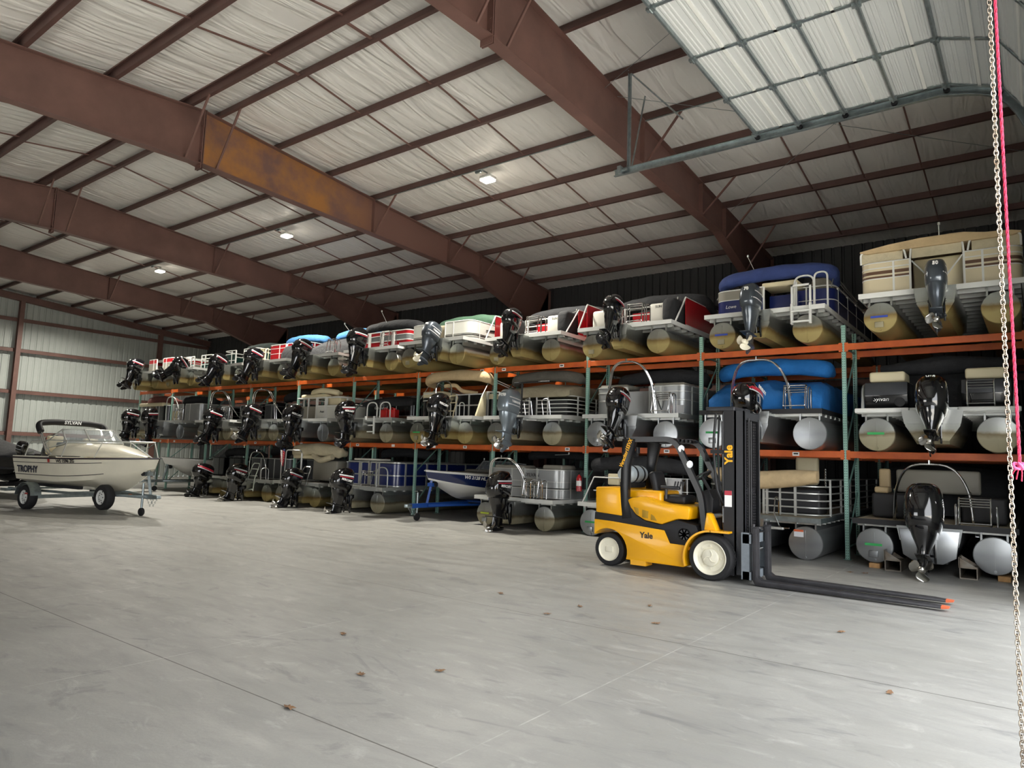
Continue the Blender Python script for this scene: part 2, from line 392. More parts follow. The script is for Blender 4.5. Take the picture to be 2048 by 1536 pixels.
for x in RAFT:                                           # tapered columns at both eaves
    for y, s in ((YB - 0.3, 1), (YF + 0.3, -1)):
        mb = MB(); y0, y1 = y - s * 1.0, y - s * 0.45
        mb.prism([(y, 0), (y, zr(y)), (y0, zb(y0)), (y1, 0)], 'x', x - 0.008, x + 0.008)
        mb.add([(x + a, q[0], q[1]) for a in (-0.12, 0.12) for q in ((y0, zb(y0)), (y0 + 0.02 * s, zb(y0)), (y1, 0), (y1 + 0.02 * s, 0))], [(0, 1, 3, 2), (4, 6, 7, 5), (0, 4, 5, 1), (2, 3, 7, 6), (0, 2, 6, 4), (1, 5, 7, 3)])
        mb.box(x - 0.12, x + 0.12, y - 0.01, y + 0.01, 0, zr(y))
        struct('wall_column', mb, RED_IRON)

# walls of ribbed sheet
def ribs(a, b, step=0.305):
    out = []; q = a
    while q < b:
        for d, h in ((0, 0), (0.025, 0.034), (0.075, 0.034), (0.10, 0)):
            if q + d < b: out.append((q + d, h))
        q += step
    return out + [(b, 0)]
mb = MB(); pr = ribs(YF, YB)
mb.loft([[(XW - h, y, 0) for y, h in pr], [(XW - h, y, zr(y) + 0.5) for y, h in pr]], closed=False)
struct('wall_left', mb, WALLM, smooth=20)
pr = ribs(XW, XE_)
struct('wall_back', MB().loft([[(x, YB + h, 0) for x, h in pr], [(x, YB + h, zr(YB) + 0.5) for x, h in pr]], closed=False), mat('shade_darkened_wall_sheet', '#2f3031', 0.6), smooth=20)  # sheet colour darkened to stand in for the deep shade behind the racks
mb = MB()
for a, b, z0 in ((XW, -14, 0), (-14, -6, 4.0), (-6, XE_, 0)):  # middle stretch left open below: the unseen doorway added for frontal light
    pr = ribs(a, b); mb.loft([[(x, YF - h, z0) for x, h in pr], [(x, YF - h, zr(YF) + 0.5) for x, h in pr]], closed=False)
struct('wall_front', mb, WALLM, smooth=20)
DY0, DY1, DZ = -16.1, -3.15, 5.1
mb = MB()
mb.box(XE_, XE_ + 0.2, YF, DY0, 0, 8.8).box(XE_, XE_ + 0.2, DY1, YB, 0, 8.8)
mb.prism([(YF, 8.8), (DY0, 8.8), (DY0, DZ), (DY1, DZ), (DY1, 8.8), (YB, 8.8), (YB, zr(YB) + 0.5), (YR, zr(YR) + 0.5), (YF, zr(YF) + 0.5)], 'x', XE_, XE_ + 0.2)
struct('wall_right', mb, WALLM)
def zsec(mb, ax, a, b, y, z, s=1):
    mb.box(a, b, y - 0.01, y + 0.01, z - 0.1, z + 0.1) if ax == 'x' else mb.box(y - 0.01, y + 0.01, a, b, z - 0.1, z + 0.1)
for z in (2.28, 4.5, 6.72, 8.36):                        # girts on the far gable
    mb = MB(); mb.box(XW + 0.02, XW + 0.2, YF, YB, z + 0.085, z + 0.1); mb.box(XW + 0.185, XW + 0.2, YF, YB, z - 0.1, z + 0.1); mb.box(XW + 0.2, XW + 0.26, YF, YB, z - 0.1, z - 0.085)
    struct('wall_girt', mb, RED_IRON)
for y in (-17.2, -9.65, -2.12, 5.36):
    mb = MB()
    for a in (0.2, 0.44): mb.box(XW + a, XW + a + 0.016, y - 0.11, y + 0.11, 0, zr(y) - 0.32)
    mb.box(XW + 0.2, XW + 0.45, y - 0.007, y + 0.007, 0, zr(y) - 0.3)
    struct('wall_column', mb, RED_IRON)
mb = MB()
for a, b in ((YF, YR), (YR, YB)):
    for off in ((-0.34, -0.32), (-0.02, 0.0)):
        mb.add([(x, q, zr(q) + d) for x in (XW + 0.2, XW + 0.46) for q in (a, b) for d in off], [(0, 1, 3, 2), (4, 6, 7, 5), (0, 4, 5, 1), (2, 3, 7, 6), (0, 2, 6, 4), (1, 5, 7, 3)])
    mb.add([(x, q, zr(q) + d) for x in (XW + 0.32, XW + 0.335) for q in (a, b) for d in (-0.33, 0)], [(0, 1, 3, 2), (4, 6, 7, 5), (0, 4, 5, 1), (2, 3, 7, 6), (0, 2, 6, 4), (1, 5, 7, 3)])
struct('roof_rafter', mb, RED_IRON)
mb = MB()
for z in (2.28, 4.5, 6.72): mb.box(XW, XE_, YB - 0.2, YB - 0.18, z - 0.1, z + 0.1).box(XW, XE_, YB - 0.2, YB, z + 0.085, z + 0.1)
struct('wall_girt', mb, RED_IRON)
for a, b in (((-0.19, 0.42, 9.33), (-3.7, 3.74, 9.05)), ((-0.13, 0.5, 9.33), (3.2, 3.6, 9.06)), ((0.5, -5.3, 9.79), (-3.88, -3.21, 9.63)), ((-3.8, -2.81, 9.6), (-0.15, 0.45, 9.33))):
    struct('roof_bracing_cable', MB().tube([a, b], 0.006, 5), GALV)

# ------------------------------------------------------------------ lamps
LENS = mat('lamp_lens', '#ffffff', 0.3, emit='#fff3df', estr=40)
WHERE = ['nearest the raised door', 'second from the raised door', 'third from the raised door', 'nearest the ribbed gable wall']
for k, x in enumerate((-8.75, -18.0, -27.2, -35.4)):
    y, z = -1.12, zr(-1.12) - 0.16
    t = thing('high_bay_light', 'white rectangular ceiling lamp switched on, ' + WHERE[k], 'ceiling light', (x, y, z), 0, 'lit lamps hung under the roof purlin')
    obj('housing', MB().rbox(-0.19, 0.19, -0.16, 0.16, 0, 0.09, 0.03).cyl((0, 0, 0.09), (0, 0, 0.2), 0.04, n=12), WHITEP, t)
    obj('lens', MB().rbox(-0.17, 0.17, -0.14, 0.14, -0.05, 0.005, 0.02), LENS, t)
    obj('mounting_bracket', MB().box(-0.02, 0.02, -0.295, 0.02, 0.17, 0.19).box(-0.22, -0.02, -0.295, -0.24, 0.12, 0.2), GALV, t)
    L = bpy.data.lights.new('lamp_light', 'AREA'); L.shape = 'RECTANGLE'; L.size = 0.36; L.size_y = 0.3; L.energy = 560; L.color = (1.0, 0.95, 0.84); L.spread = R_(150)
    link(bpy.data.objects.new('lamp_light', L), t, (0, 0, -0.06))
tag(obj('electrical_conduit', MB().tube([(2.5, -1.455, zr(-1.44) - 0.015), (XW + 0.6, -1.455, zr(-1.44) - 0.015)], 0.014, 6), GALV), 'thin grey electrical conduit clipped under the roof purlin that carries the lamps', 'conduit')

# ------------------------------------------------------------------ raised sectional door with its track
door = bpy.data.objects.new('door_1', None); link(door); door['kind'] = 'structure'
ZD, DX0, DXS = 7.72, -0.70, 0.728
Y0, Y1 = -15.9, -3.34
def dsec(T, x0, x1):
    """one insulated section: horizontal ribs pressed along its whole width"""
    mb = MB(); mb.box(x0, x1, Y0, Y1, 0.02, 0.05)
    pr = [(x0 + 0.01, 0.012)]
    for c in (0.09, 0.15, 0.21, 0.34, 0.40, 0.46, 0.58, 0.64): pr += [(c - 0.022, 0.012), (c - 0.012, 0.0), (c + 0.012, 0.0), (c + 0.022, 0.012)]
    pr.append((x1 - 0.01, 0.012))
    mb.loft([[(x, Y0, h) for x, h in pr], [(x, Y1, h) for x, h in pr]], closed=False)
    return mb
secs = [(DX0 + k * DXS, DX0 + (k + 1) * DXS) for k in range(4)]
def dmat(k):
    if k < 4: return Matrix.Translation((DX0 + k * DXS, 0, ZD))
    x, z, an = DX0 + 4 * DXS, ZD, (0, 20, 58, 90, 90)
    for q in range(4, k): x += DXS * cos(R_(an[q - 3])); z -= DXS * sin(R_(an[q - 3]))
    return Matrix.Translation((x, 0, z)) @ Matrix.Rotation(R_(an[k - 3]), 4, 'Y')
for k in range(8):
    T = dmat(k); s = dsec(None, 0.01, DXS - 0.01)
    s.v = [tuple(T @ Vector(p)) for p in s.v]
    sec = struct('door_section', s, DOORW, door, smooth=20)
    h = MB()
    h.box(0, 0.03, Y0, Y1, -0.055, 0.05)
    h.v = [tuple(T @ Vector(p)) for p in h.v]
    struct('strut', h, GALV, sec)
    h = MB().box(DXS - 0.30, DXS - 0.255, Y0, Y1, -0.012, 0.02)
    h.v = [tuple(T @ Vector(p)) for p in h.v]
    struct('joint_rail', h, WHITEP, sec)
    h = MB()
    for yy in [Y1 - 0.03 - 1.4 * q for q in range(9)]:
        h.box(0.0, DXS, yy - 0.03, yy + 0.03, -0.012, 0.0)
        h.box(-0.05, 0.06, yy - 0.035, yy + 0.035, -0.05, -0.012); h.cyl((0.0, yy - 0.05, -0.05), (0.0, yy + 0.05, -0.05), 0.018, n=8)
    h.v = [tuple(T @ Vector(p)) for p in h.v]
    struct('stile_and_hinge', h, GALV, sec)
    if k < 6:
        h = MB().cyl((0.0, Y1 - 0.05, -0.03), (0.0, Y1 + 0.12, -0.03), 0.012, n=8).cyl((0, Y1 + 0.09, -0.03), (0, Y1 + 0.14, -0.03), 0.045, n=14)
        h.v = [tuple(T @ Vector(p)) for p in h.v]
        struct('roller', h, BLACKM, sec)
tr = [(-3.62, ZD - 0.03), (DX0 + 4 * DXS - 0.1, ZD - 0.03), (DX0 + 4 * DXS + 0.7, ZD - 0.22), (3.27, ZD - 0.95), (3.27, 0.2)]
tp = [Vector((a, Y1 + 0.115, b)) for a, b in tr]
mb = MB(); pth = [tp[0], tp[1]] + fillet([tp[1], tp[2], tp[3], tp[4]], 0.4, 6)[1:]
def ribbon(mb, path, y0, y1, off0, off1):
    secs_ = []
    for i, p in enumerate(path):
        a = path[max(0, i - 1)]; b = path[min(len(path) - 1, i + 1)]; d = (b - a).normalized(); n_ = Vector((-d.z, 0, d.x))
        secs_.append([Vector((p.x, y0, p.z)) + n_ * off0, Vector((p.x, y1, p.z)) + n_ * off0, Vector((p.x, y1, p.z)) + n_ * off1, Vector((p.x, y0, p.z)) + n_ * off1])
    mb.loft(secs_)
ribbon(mb, pth, Y1 + 0.16, Y1 + 0.17, -0.06, 0.06); ribbon(mb, pth, Y1 + 0.10, Y1 + 0.17, -0.07, -0.06); ribbon(mb, pth, Y1 + 0.10, Y1 + 0.17, 0.05, 0.06)
struct('track', mb, GALV, door)
mb = MB()
for x in (-3.3,):
    mb.box(x - 0.03, x + 0.03, Y1 + 0.17, Y1 + 0.175, ZD - 0.03, zr(Y1) + 0.05).box(x - 0.03, x - 0.025, Y1 + 0.12, Y1 + 0.175, ZD - 0.03, zr(Y1) + 0.05)
    mb.tube([(x + 0.05, Y1 + 0.17, ZD), (x + 0.12, Y1 + 0.6, zr(Y1) - 0.35)], 0.02, 4).tube([(x, Y1 + 0.17, zr(Y1)), (x + 1.15, Y1 + 0.17, ZD + 0.75)], 0.022, 4)
mb.box(-3.62, 3.2, Y1 + 0.175, Y1 + 0.18, ZD + 0.0, ZD + 0.07)
mb.box(1.9, 1.95, Y1 + 0.17, Y1 + 0.175, ZD, zr(Y1) + 0.05)
struct('track_hanger', mb, GALV, door)
struct('bumper', MB().box(-3.5, -3.42, Y1 + 0.02, Y1 + 0.16, ZD - 0.09, ZD + 0.06).cyl((-3.42, Y1 + 0.1, ZD - 0.02), (-3.3, Y1 + 0.1, ZD - 0.02), 0.03, n=10), GALV, door)
struct('torsion_shaft', MB().cyl((3.15, Y0, 8.15), (3.15, Y1, 8.15), 0.025, n=12).lathe([(0.06, 0), (0.11, 0.01), (0.11, 0.05), (0.06, 0.06)], (3.10, -10.33, 8.15), (0, 1, 0), 20), GALV, door)

# hoist chain and red rope hanging in the doorway
mb = MB(); P_ = 0.0275; z = 8.05; k = 0
while z > 0.02:
    c = Vector((2.985, -10.3, z)); a, b = 0.0125, 0.0205
    pts = []
    for q in range(12):
        t = 2 * pi * q / 12; u = a * cos(t) * (1.0 if abs(cos(t)) > 0.5 else 1); v = b * (1 if sin(t) > 0 else -1) * abs(sin(t)) ** 0.75
        ang = 0.5 if k % 2 == 0 else 0.5 + pi / 2
        pts.append(c + Vector((u * cos(ang), u * sin(ang), v)))
    mb.tube(pts, 0.0036, 6, closed=True); z -= P_; k += 1
CH = mat('zinc_chain', '#b7b0a4', 0.3, 0.9, noise_amt=0.5, nscale=14, col2='#7c6a58')
tag(obj('hoist_chain', mb, CH, smooth=60), 'long steel link chain hanging from the roof beside the red rope', 'chain')
t = thing('pull_rope', 'red rope hanging next to the steel chain, tied off in a pink knot', 'rope', (3.03, -10.215, 1.85))
ROPE = mat('red_rope', '#d8365c', 0.7, bump=0.6, bscale=120)
mb = MB()
for q in range(3):
    pts = []
    for i in range(260):
        zz = 6.25 * i / 259; a = zz * 42 + q * 2 * pi / 3; pts.append((cos(a) * 0.0045 - 0.006 * zz, sin(a) * 0.0045, zz))
    mb.tube(pts, 0.0055, 5)
obj('strand', mb, ROPE, t, smooth=60)
PINK = mat('pink_ribbon', '#e56aa0', 0.6)
mb = MB()
for q in range(5):
    a = q * 1.1; pts = fillet([(0, 0, 0), (cos(a) * 0.03, sin(a) * 0.03, 0.022), (cos(a + 0.7) * 0.045, sin(a + 0.7) * 0.045, -0.01), (cos(a + 1.6) * 0.02, sin(a + 1.6) * 0.02, -0.02), (0, 0, 0)], 0.02, 4)
    mb.tube(pts, 0.008, 6)
obj('knot', mb, PINK, t, (0, 0, 0), smooth=60)
mb = MB()
for q in range(3): mb.tube(fillet([(0, 0, -0.005), (-0.03 + 0.02 * q, 0, -0.03), (-0.045 + 0.025 * q, 0.01, -0.07 - 0.01 * q)], 0.02), 0.004, 5)
obj('loose_end', mb, ROPE, t, (0, 0, 0))

# ================================================================== outboard motors
def sel(cx, cy, hx, hy, z, e=2.6, n=28):
    return [(cx + hx * math.copysign(abs(cos(t)) ** (2 / e), cos(t)), cy + hy * math.copysign(abs(sin(t)) ** (2 / e), sin(t)), z) for t in (2 * pi * k / n for k in range(n))]
MK = {
 'merc': dict(cowl=[(.10, -.29, .125, .22), (.13, -.30, .165, .275), (.22, -.315, .195, .315), (.34, -.32, .205, .325), (.47, -.305, .20, .31), (.57, -.275, .18, .27), (.65, -.24, .145, .205), (.695, -.21, .09, .125), (.708, -.20, .03, .04)], e=2.7, mat='gloss_black', mid='gloss_black'),
 'verado': dict(cowl=[(.02, -.30, .19, .26), (.06, -.31, .235, .315), (.20, -.33, .275, .36), (.38, -.335, .285, .375), (.56, -.32, .275, .36), (.70, -.29, .25, .31), (.78, -.26, .20, .24), (.815, -.24, .13, .15), (.825, -.235, .04, .05)], e=2.6, mat='gloss_black', mid='gloss_black'),
 'yam': dict(cowl=[(.12, -.28, .13, .22), (.15, -.29, .165, .27), (.25, -.30, .185, .295), (.40, -.30, .185, .295), (.54, -.285, .175, .28), (.63, -.26, .15, .24), (.68, -.235, .11, .17), (.70, -.22, .05, .08)], e=3.2, mat='yam', mid='yam'),
 'evin': dict(cowl=[(.08, -.30, .13, .20), (.12, -.32, .19, .30), (.22, -.34, .225, .37), (.36, -.34, .235, .385), (.50, -.32, .22, .35), (.60, -.27, .185, .27), (.66, -.23, .12, .17), (.68, -.21, .05, .07)], e=2.5, mat='gloss_black', mid='gloss_black')}
MAT_YAM = mat('blue_grey_metallic', '#4a5159', 0.28, 0.55, coat=0.6)
MAT_GUN = mat('light_grey_metallic', '#7f8a93', 0.28, 0.5, coat=0.6)
SILV = mat('silver_decal', '#c9c9cb', 0.4); REDD = mat('red_decal', '#b0283a', 0.4); WHT = mat('white_decal', '#f0f0ee', 0.4)
BLK_D = mat('black_decal', '#141416', 0.45)
STEELP = mat('stainless_propeller', '#c4c2bd', 0.2, 1.0); WHITEPROP = mat('cream_propeller', '#e9e2cd', 0.5); BLKPROP = mat('black_propeller', '#1b1b1d', 0.35, coat=0.5)
_mc = {}
def cowl_x(K, y, z):
    S = K['cowl']
    for a, b in zip(S[:-1], S[1:]):
        if a[0] <= z <= b[0]:
            t = (z - a[0]) / (b[0] - a[0]); yc, hx, hy = (a[i] + (b[i] - a[i]) * t for i in (1, 2, 3))
            q = min(0.999, abs((y - yc) / hy)); return hx * (1 - q ** K['e']) ** (1 / K['e'])
    return 0
def mm(key, fn):
    if key not in _mc: _mc[key] = fn()
    return _mc[key]
def decal_mesh(kind, m, y0, y1, z0, slope, w):
    K = MK[kind]; mb = MB(); n = 10
    for s in (1, -1):
        a = []
        for i in range(n + 1):
            y = y0 + (y1 - y0) * i / n; z = z0 + slope * (y - y0)
            a.append([(s * (cowl_x(K, y, z + d) + e), y, z + d) for d, e in ((0, .001), (0, .004), (w, .004), (w, .001))])
        mb.loft(a)
    return mb.mesh('decal', m)
def cowl_mesh(kind, m):
    K = MK[kind]; mb = MB(); mb.loft([sel(0, c, hx, hy, z, K['e']) for z, c, hx, hy in K['cowl']])
    if kind == 'merc':
        for z in (.50, .55): mb.tube([(-.11, -.30 - .235 * (1 if z < .52 else .93), z), (0, -.30 - .315 * (1 if z < .52 else .93) + .02, z), (.11, -.30 - .235 * (1 if z < .52 else .93), z)], .008, 6)
        mb.rbox(-.05, .05, -.665, -.60, .30, .34, .01)
    return mb.mesh('cowling', m, 50)
def mid_mesh(kind, m, leg=.84):
    mb = MB(); w = 1.35 if kind == 'verado' else 1.0
    mb.loft([sel(0, y, hx * (1 + (w - 1) * max(0, min(1, (z + .6) / .6))), hy * (1 + (w - 1) * max(0, min(1, (z + .6) / .6))), z, 2.4, 20) for z, y, hx, hy in ((.13, -.29, .155, .26), (.02, -.285, .145, .245), (-.12, -.275, .128, .205), (-.30, -.265, .10, .175), (-.50, -.26, .075, .155), (-.60, -.26, .06, .155))])
    mb.v = [(p[0], p[1], p[2] * (leg - .24) / .60 if p[2] < 0 else p[2]) for p in mb.v]
    mb.rbox(-.09, .09, -.16, .02, -.18, .06, .02).cyl((-.14, -.02, 0), (.14, -.02, 0), .035, n=12)
    return mb.mesh('outboard_motor', m, 50)
def gear_mesh(kind, m):
    mb = MB()
    mb.prism([(-.10, -.61), (-.46, -.60), (-.56, -.605), (-.56, -.622), (-.10, -.63)], 'x', -.10, .10, bev=.006)
    mb.loft([sel(0, y, hx, hy, z, 2.0, 16) for z, y, hx, hy in ((-.60, -.25, .055, .17), (-.70, -.245, .045, .175), (-.82, -.25, .05, .18))])
    mb.lathe([(.005, 0), (.04, .03), (.07, .12), (.078, .25), (.07, .38), (.055, .42)], (0, -.02, -.84), (0, -1, 0), 20)
    mb.prism([(-.12, -.86), (-.36, -.86), (-.42, -1.06), (-.34, -1.07), (-.20, -.97)], 'x', -.009, .009, bev=.004)
    return mb.mesh('gearcase', m, 45)
def prop_mesh(m, R=.185, n=3):
    mb = MB(); mb.lathe([(.045, 0), (.055, .01), (.058, .07), (.05, .13), (.03, .15), (.012, .155)], (0, -.43, -.84), (0, -1, 0), 20)
    for k in range(n):
        secs = []; a0 = 2 * pi * k / n + .5
        for i in range(7):
            t = i / 6; rr = .05 + (R - .05) * t; ch = .055 + .075 * sin(pi * min(1, t * .95 + .1)) ** .8 if t < .98 else .03
            pit = 1.05 - .55 * t; sk = a0 + .25 * t
            er = Vector((cos(sk), 0, sin(sk))); et = Vector((-sin(sk), 0, cos(sk))); ey = Vector((0, 1, 0))
            d = et * cos(pit) + ey * sin(pit); nn = et * -sin(pit) + ey * cos(pit)
            c = Vector((0, -.495, -.84)) + er * rr
            secs.append([c + d * ch * cos(q) * .9 + nn * .007 * sin(q) for q in (2 * pi * j / 10 for j in range(10))])
        mb.loft(secs)
    return mb.mesh('propeller', m, 40)
def bracket_mesh():
    mb = MB()
    for s in (-1, 1): mb.prism([(-.07, .07), (.10, .07), (.10, -.02), (.03, -.06), (.03, -.36), (-.02, -.40), (-.06, -.30)], 'x', s * .12 - .018, s * .12 + .018, bev=.006)
    mb.cyl((-.15, -.02, 0), (.15, -.02, 0), .028, n=12).cyl((-.03, -.01, -.30), (-.03, -.10, -.06), .022, n=10).cyl((.03, -.01, -.30), (.03, -.10, -.06), .022, n=10).box(-.13, .13, -.02, .02, -.30, -.26)
    return mb.mesh('clamp_bracket', BLACKG, 40)
def outboard(par, x, y, z, kind='merc', tilt=30, s=1.0, prop=None, name='', hp='', col=None, steer=0, stripes=True, leg=.65):
    K = MK[kind]; m = col or {'gloss_black': BLACKG, 'yam': MAT_YAM}[K['mat']]; key = kind + m.name
    br = obj('clamp_bracket', mm('br', bracket_mesh), None, par, (x, y, z)); br.scale = (s, s, s)
    o = obj('outboard_motor', mm('mid%.2f' % leg + key, lambda: mid_mesh(kind, m, leg)), None, par, (x, y, z), (-R_(tilt), 0, R_(steer)))
    o.scale = (s, s, s)
    obj('cowling', mm('cowl' + key, lambda: cowl_mesh(kind, m)), None, o)
    obj('gearcase', mm('gear' + key, lambda: gear_mesh(kind, m)), None, o, (0, 0, .84 - leg))
    pm = prop or STEELP
    obj('propeller', mm('prop' + pm.name, lambda: prop_mesh(pm)), None, o, (0, 0, .84 - leg))
    if kind == 'merc' and stripes:
        obj('decal', mm('dm1', lambda: decal_mesh('merc', SILV, -.56, -.10, .445, .10, .035)), None, o)
        obj('decal', mm('dm2', lambda: decal_mesh('merc', REDD, -.54, -.10, .41, .10, .02)), None, o)
    if kind == 'merc' and name:
        text('lettering', name, .075, WHT, o, (.2095, -.33, .375), FACE_SIDE, .15, bold=.002)
    if kind == 'yam':
        obj('decal', mm('dy1', lambda: decal_mesh('yam', SILV, -.57, -.02, .30, .0, .018)), None, o)
        obj('decal', mm('dy2', lambda: decal_mesh('yam', SILV, -.50, -.02, .46, .0, .02)), None, o)
        if name: text('lettering', name, .075, WHT, o, (.190, -.28, .385), FACE_SIDE, 0, bold=.002)
    if kind == 'verado': obj('decal', mm('dv', lambda: MB().lathe([(.032, 0), (.032, .006)], (.17, -.64, .42), (.25, -1, 0), 16).mesh('decal', SILV)), None, o)
    if kind == 'evin':
        obj('decal', mm('de1', lambda: decal_mesh('evin', REDD, -.66, -.02, .44, .02, .06)), None, o)
        obj('decal', mm('de2', lambda: decal_mesh('evin', SILV, -.66, -.02, .41, .02, .025)), None, o)
        text('lettering', name, .085, WHT, o, (.232, -.30, .535), FACE_SIDE, .2, bold=.003)
    if hp:
        d = {'merc': (-.617, .455), 'yam': (-.585, .50), 'evin': (-.66, .50), 'verado': (-.592, .685)}[kind]
        text('lettering', hp, .10, WHT, o, (0, d[0] + (.0 if kind != 'merc' else .02), d[1]), (pi / 2 - .18, 0, 0), 0, ext=.012, bold=.002)
    return o

# ================================================================== pontoon boats
def fab(n, c): return mat(n, c, .85, noise_amt=.22, nscale=4, bump=.5, bscale=7)
F_ROYAL = fab('royal_blue_canvas', '#34467f'); F_BLUE = fab('bright_blue_canvas', '#1467ae'); F_LBLUE = fab('light_blue_canvas', '#4a86c0'); F_GREEN = fab('green_canvas', '#3b5a46')
F_TAN = fab('tan_canvas', '#c9b189'); F_BEIGE = fab('beige_canvas', '#a39a82'); F_GREY = fab('grey_canvas', '#5f5c55'); F_BLACK = fab('black_canvas', '#222326'); F_PINK = fab('dusty_red_canvas', '#7a4540'); F_DGREEN = fab('dark_green_canvas', '#253430'); F_CREAM = fab('cream_canvas', '#c7bda0')
S_NAVY = mat('navy_skin', '#14235e', .3, coat=.4); S_RED = mat('red_skin', '#a3141f', .3, coat=.4); S_WHITE = mat('white_skin', '#d5d6ce', .3, coat=.3); S_BEIGE = mat('beige_skin', '#cfc3a4', .35, coat=.3)
S_BROWN = mat('brown_stripe', '#5d4230', .4); S_BLACK = mat('black_skin', '#101012', .2, coat=.6); S_GREY = mat('silver_skin', '#a2a4a4', .3, .5); S_DGREY = mat('charcoal_skin', '#3e4044', .35, .2); S_GREYBAND = mat('grey_band', '#7e8182', .35, .3); S_GREENSK = mat('dark_green_skin', '#12302c', .3)
V_CREAM = mat('cream_vinyl', '#d8cdab', .5); V_WHITE = mat('white_vinyl', '#d6d3c9', .5); V_GREY = mat('grey_vinyl', '#8b877c', .55); V_DARK = mat('dark_vinyl', '#2a2a2c', .6); V_TAN = mat('tan_vinyl', '#b9a37c', .55)
TAPES = {'blue': mat('blue_tape', '#2b45a8', .6), 'green': mat('green_tape', '#35a95a', .6), 'lime': mat('lime_tape', '#b7c83a', .6)}
def wob(p, a, f=3.0): return a * noise.noise(Vector(p) * f)
def boot(par, m, w, y, z, drop=.35, r=.15, back=.9, frame=RAILM, mount=None, rz=0, tilt=0.0):
    """furled bimini top in its boot, with the folded bows running to its mounts"""
    ctl = [(-w, y + back, z - drop), (-w, y + .12, z - .05), (-w * .72, y, z + .0), (0, y - .04, z + .05), (w * .72, y, z + .0), (w, y + .12, z - .05), (w, y + back, z - drop)]
    pts = fillet(ctl, .45, 7); dense = []
    for a, b in zip(pts[:-1], pts[1:]):
        k = max(1, int((b - a).length / .08)); dense += [a.lerp(b, q / k) for q in range(k)]
    dense.append(pts[-1]); n = len(dense)
    rs = [r * min(1, .45 + 6 * min(i, n - 1 - i) / n) * (1 + wob((p.x, p.y, par.location.x), .16, 2.5)) for i, p in enumerate(dense)]
    o = obj('bimini_boot', MB().tube(dense, rs, 14, flat=(.85, 1.08)), m, par, smooth=70)
    if mount:
        mb = MB()
        for s in (-1, 1):
            for q in (0, .06): mb.tube([(s * (w - .02), y + back * .55, z - drop * .5 + q), (s * (w + .03), mount[0], mount[1] + q)], .014, 6)
            mb.tube([(s * (w + .0), y + .25, z - .1), (s * (w + .02), y - .15, mount[1] - .15)], .011, 6)
        obj('bimini_bow', mb, frame, par)
    return o
def cover(par, m, w, y0, y1, z0, h, peak=.25, seed=0, lumps=.05):
    secs = []; n = 17; ny = 26
    for j in range(ny + 1):
        t = j / ny; y = y0 + (y1 - y0) * t; e = min(1, t * 7 + .25) ** .5 * min(1, (1 - t) * 5 + .3) ** .5; row = []
        for i in range(n + 1):
            u = i / n * 2 - 1; a = abs(u)
            if a > .86: x = math.copysign(w, u); z = z0 + (h * e) * (1 - (a - .86) / .14)
            else:
                x = u / .86 * w * (1 - .03 * (1 - a)); z = z0 + h * e + peak * e * (1 - (a / .86) ** 1.6)
            p = (x + wob((x + seed, y, z), .03, 3), y + wob((y, x, seed), .03, 2), z + wob((x + seed, y * 1.5, 2.2), lumps, 2.2) * (1 if a < .9 else .3))
            row.append(p)
        row += [(w * .9, y, z0 - .03), (-w * .9, y, z0 - .03)]
        secs.append(row)
    return obj('mooring_cover', MB().loft(secs), m, par, smooth=75)
def bent_rail(mb, x, y, z, w, h, r=.014, tilt=0.0, ax='x'):
    pts = fillet([(x - w / 2, y, z), (x - w / 2, y - tilt, z + h), (x + w / 2, y - tilt, z + h), (x + w / 2, y, z)], min(w, h) * .45, 6) if ax == 'x' else fillet([(x, y - w / 2, z), (x, y - w / 2, z + h), (x, y + w / 2, z + h), (x, y + w / 2, z)], min(w, h) * .45, 6)
    mb.tube(pts, r, 8)
def ladder(par, x, y, z, style='up', m=CHROME, w=.34):
    mb = MB()
    if style == 'up':                                    # folded up over the deck
        for s in (-.5, .5): mb.tube(fillet([(x + s * w, y + .06, z), (x + s * w, y - .06, z + .05), (x + s * w, y + .02, z + .50), (x + s * w, y + .12, z + .52), (x + s * w, y + .10, z + .02)], .06, 4), .013, 8)
        for q in range(4): mb.cyl((x - w / 2, y + .0 + q * .03, z + .50 - .045 * q), (x + w / 2, y + .0 + q * .03, z + .50 - .045 * q), .012, n=8)
        mb.cyl((x - w / 2, y - .05, z + .08), (x + w / 2, y - .05, z + .08), .012, n=8)
    elif style == 'down':
        for s in (-.5, .5): mb.tube(fillet([(x + s * w, y + .05, z + .02), (x + s * w, y - .10, z + .05), (x + s * w, y - .12, z - .40)], .08, 5), .02, 6)
        for q in range(2): mb.rbox(x - w / 2, x + w / 2, y - .16, y - .08, z - .16 - .22 * q, z - .12 - .22 * q, .012)
    else:                                                # four step ladder leaning on the rail
        for s in (-.5, .5): mb.tube(fillet([(x + s * w, y - .12, z - .36), (x + s * w, y - .08, z + .1), (x + s * w, y + .08, z + .56), (x + s * w * .7, y + .10, z + .62)], .1, 5), .017, 8)
        for q in range(4): mb.rbox(x - w / 2, x + w / 2, y - .15 + q * .05, y - .08 + q * .05, z - .32 + q * .24, z - .29 + q * .24, .008)
        mb.cyl((x - w * .35, y + .10, z + .62), (x + w * .35, y + .10, z + .62), .017, n=8)
    return obj('boarding_ladder', mb, m, par)
def grab(par, x, y, z, m=CHROME, w=.22, h=.42, ax='y'):
    mb = MB(); bent_rail(mb, x, y, z, w, h, .014, ax=ax); return obj('grab_rail', mb, m, par)
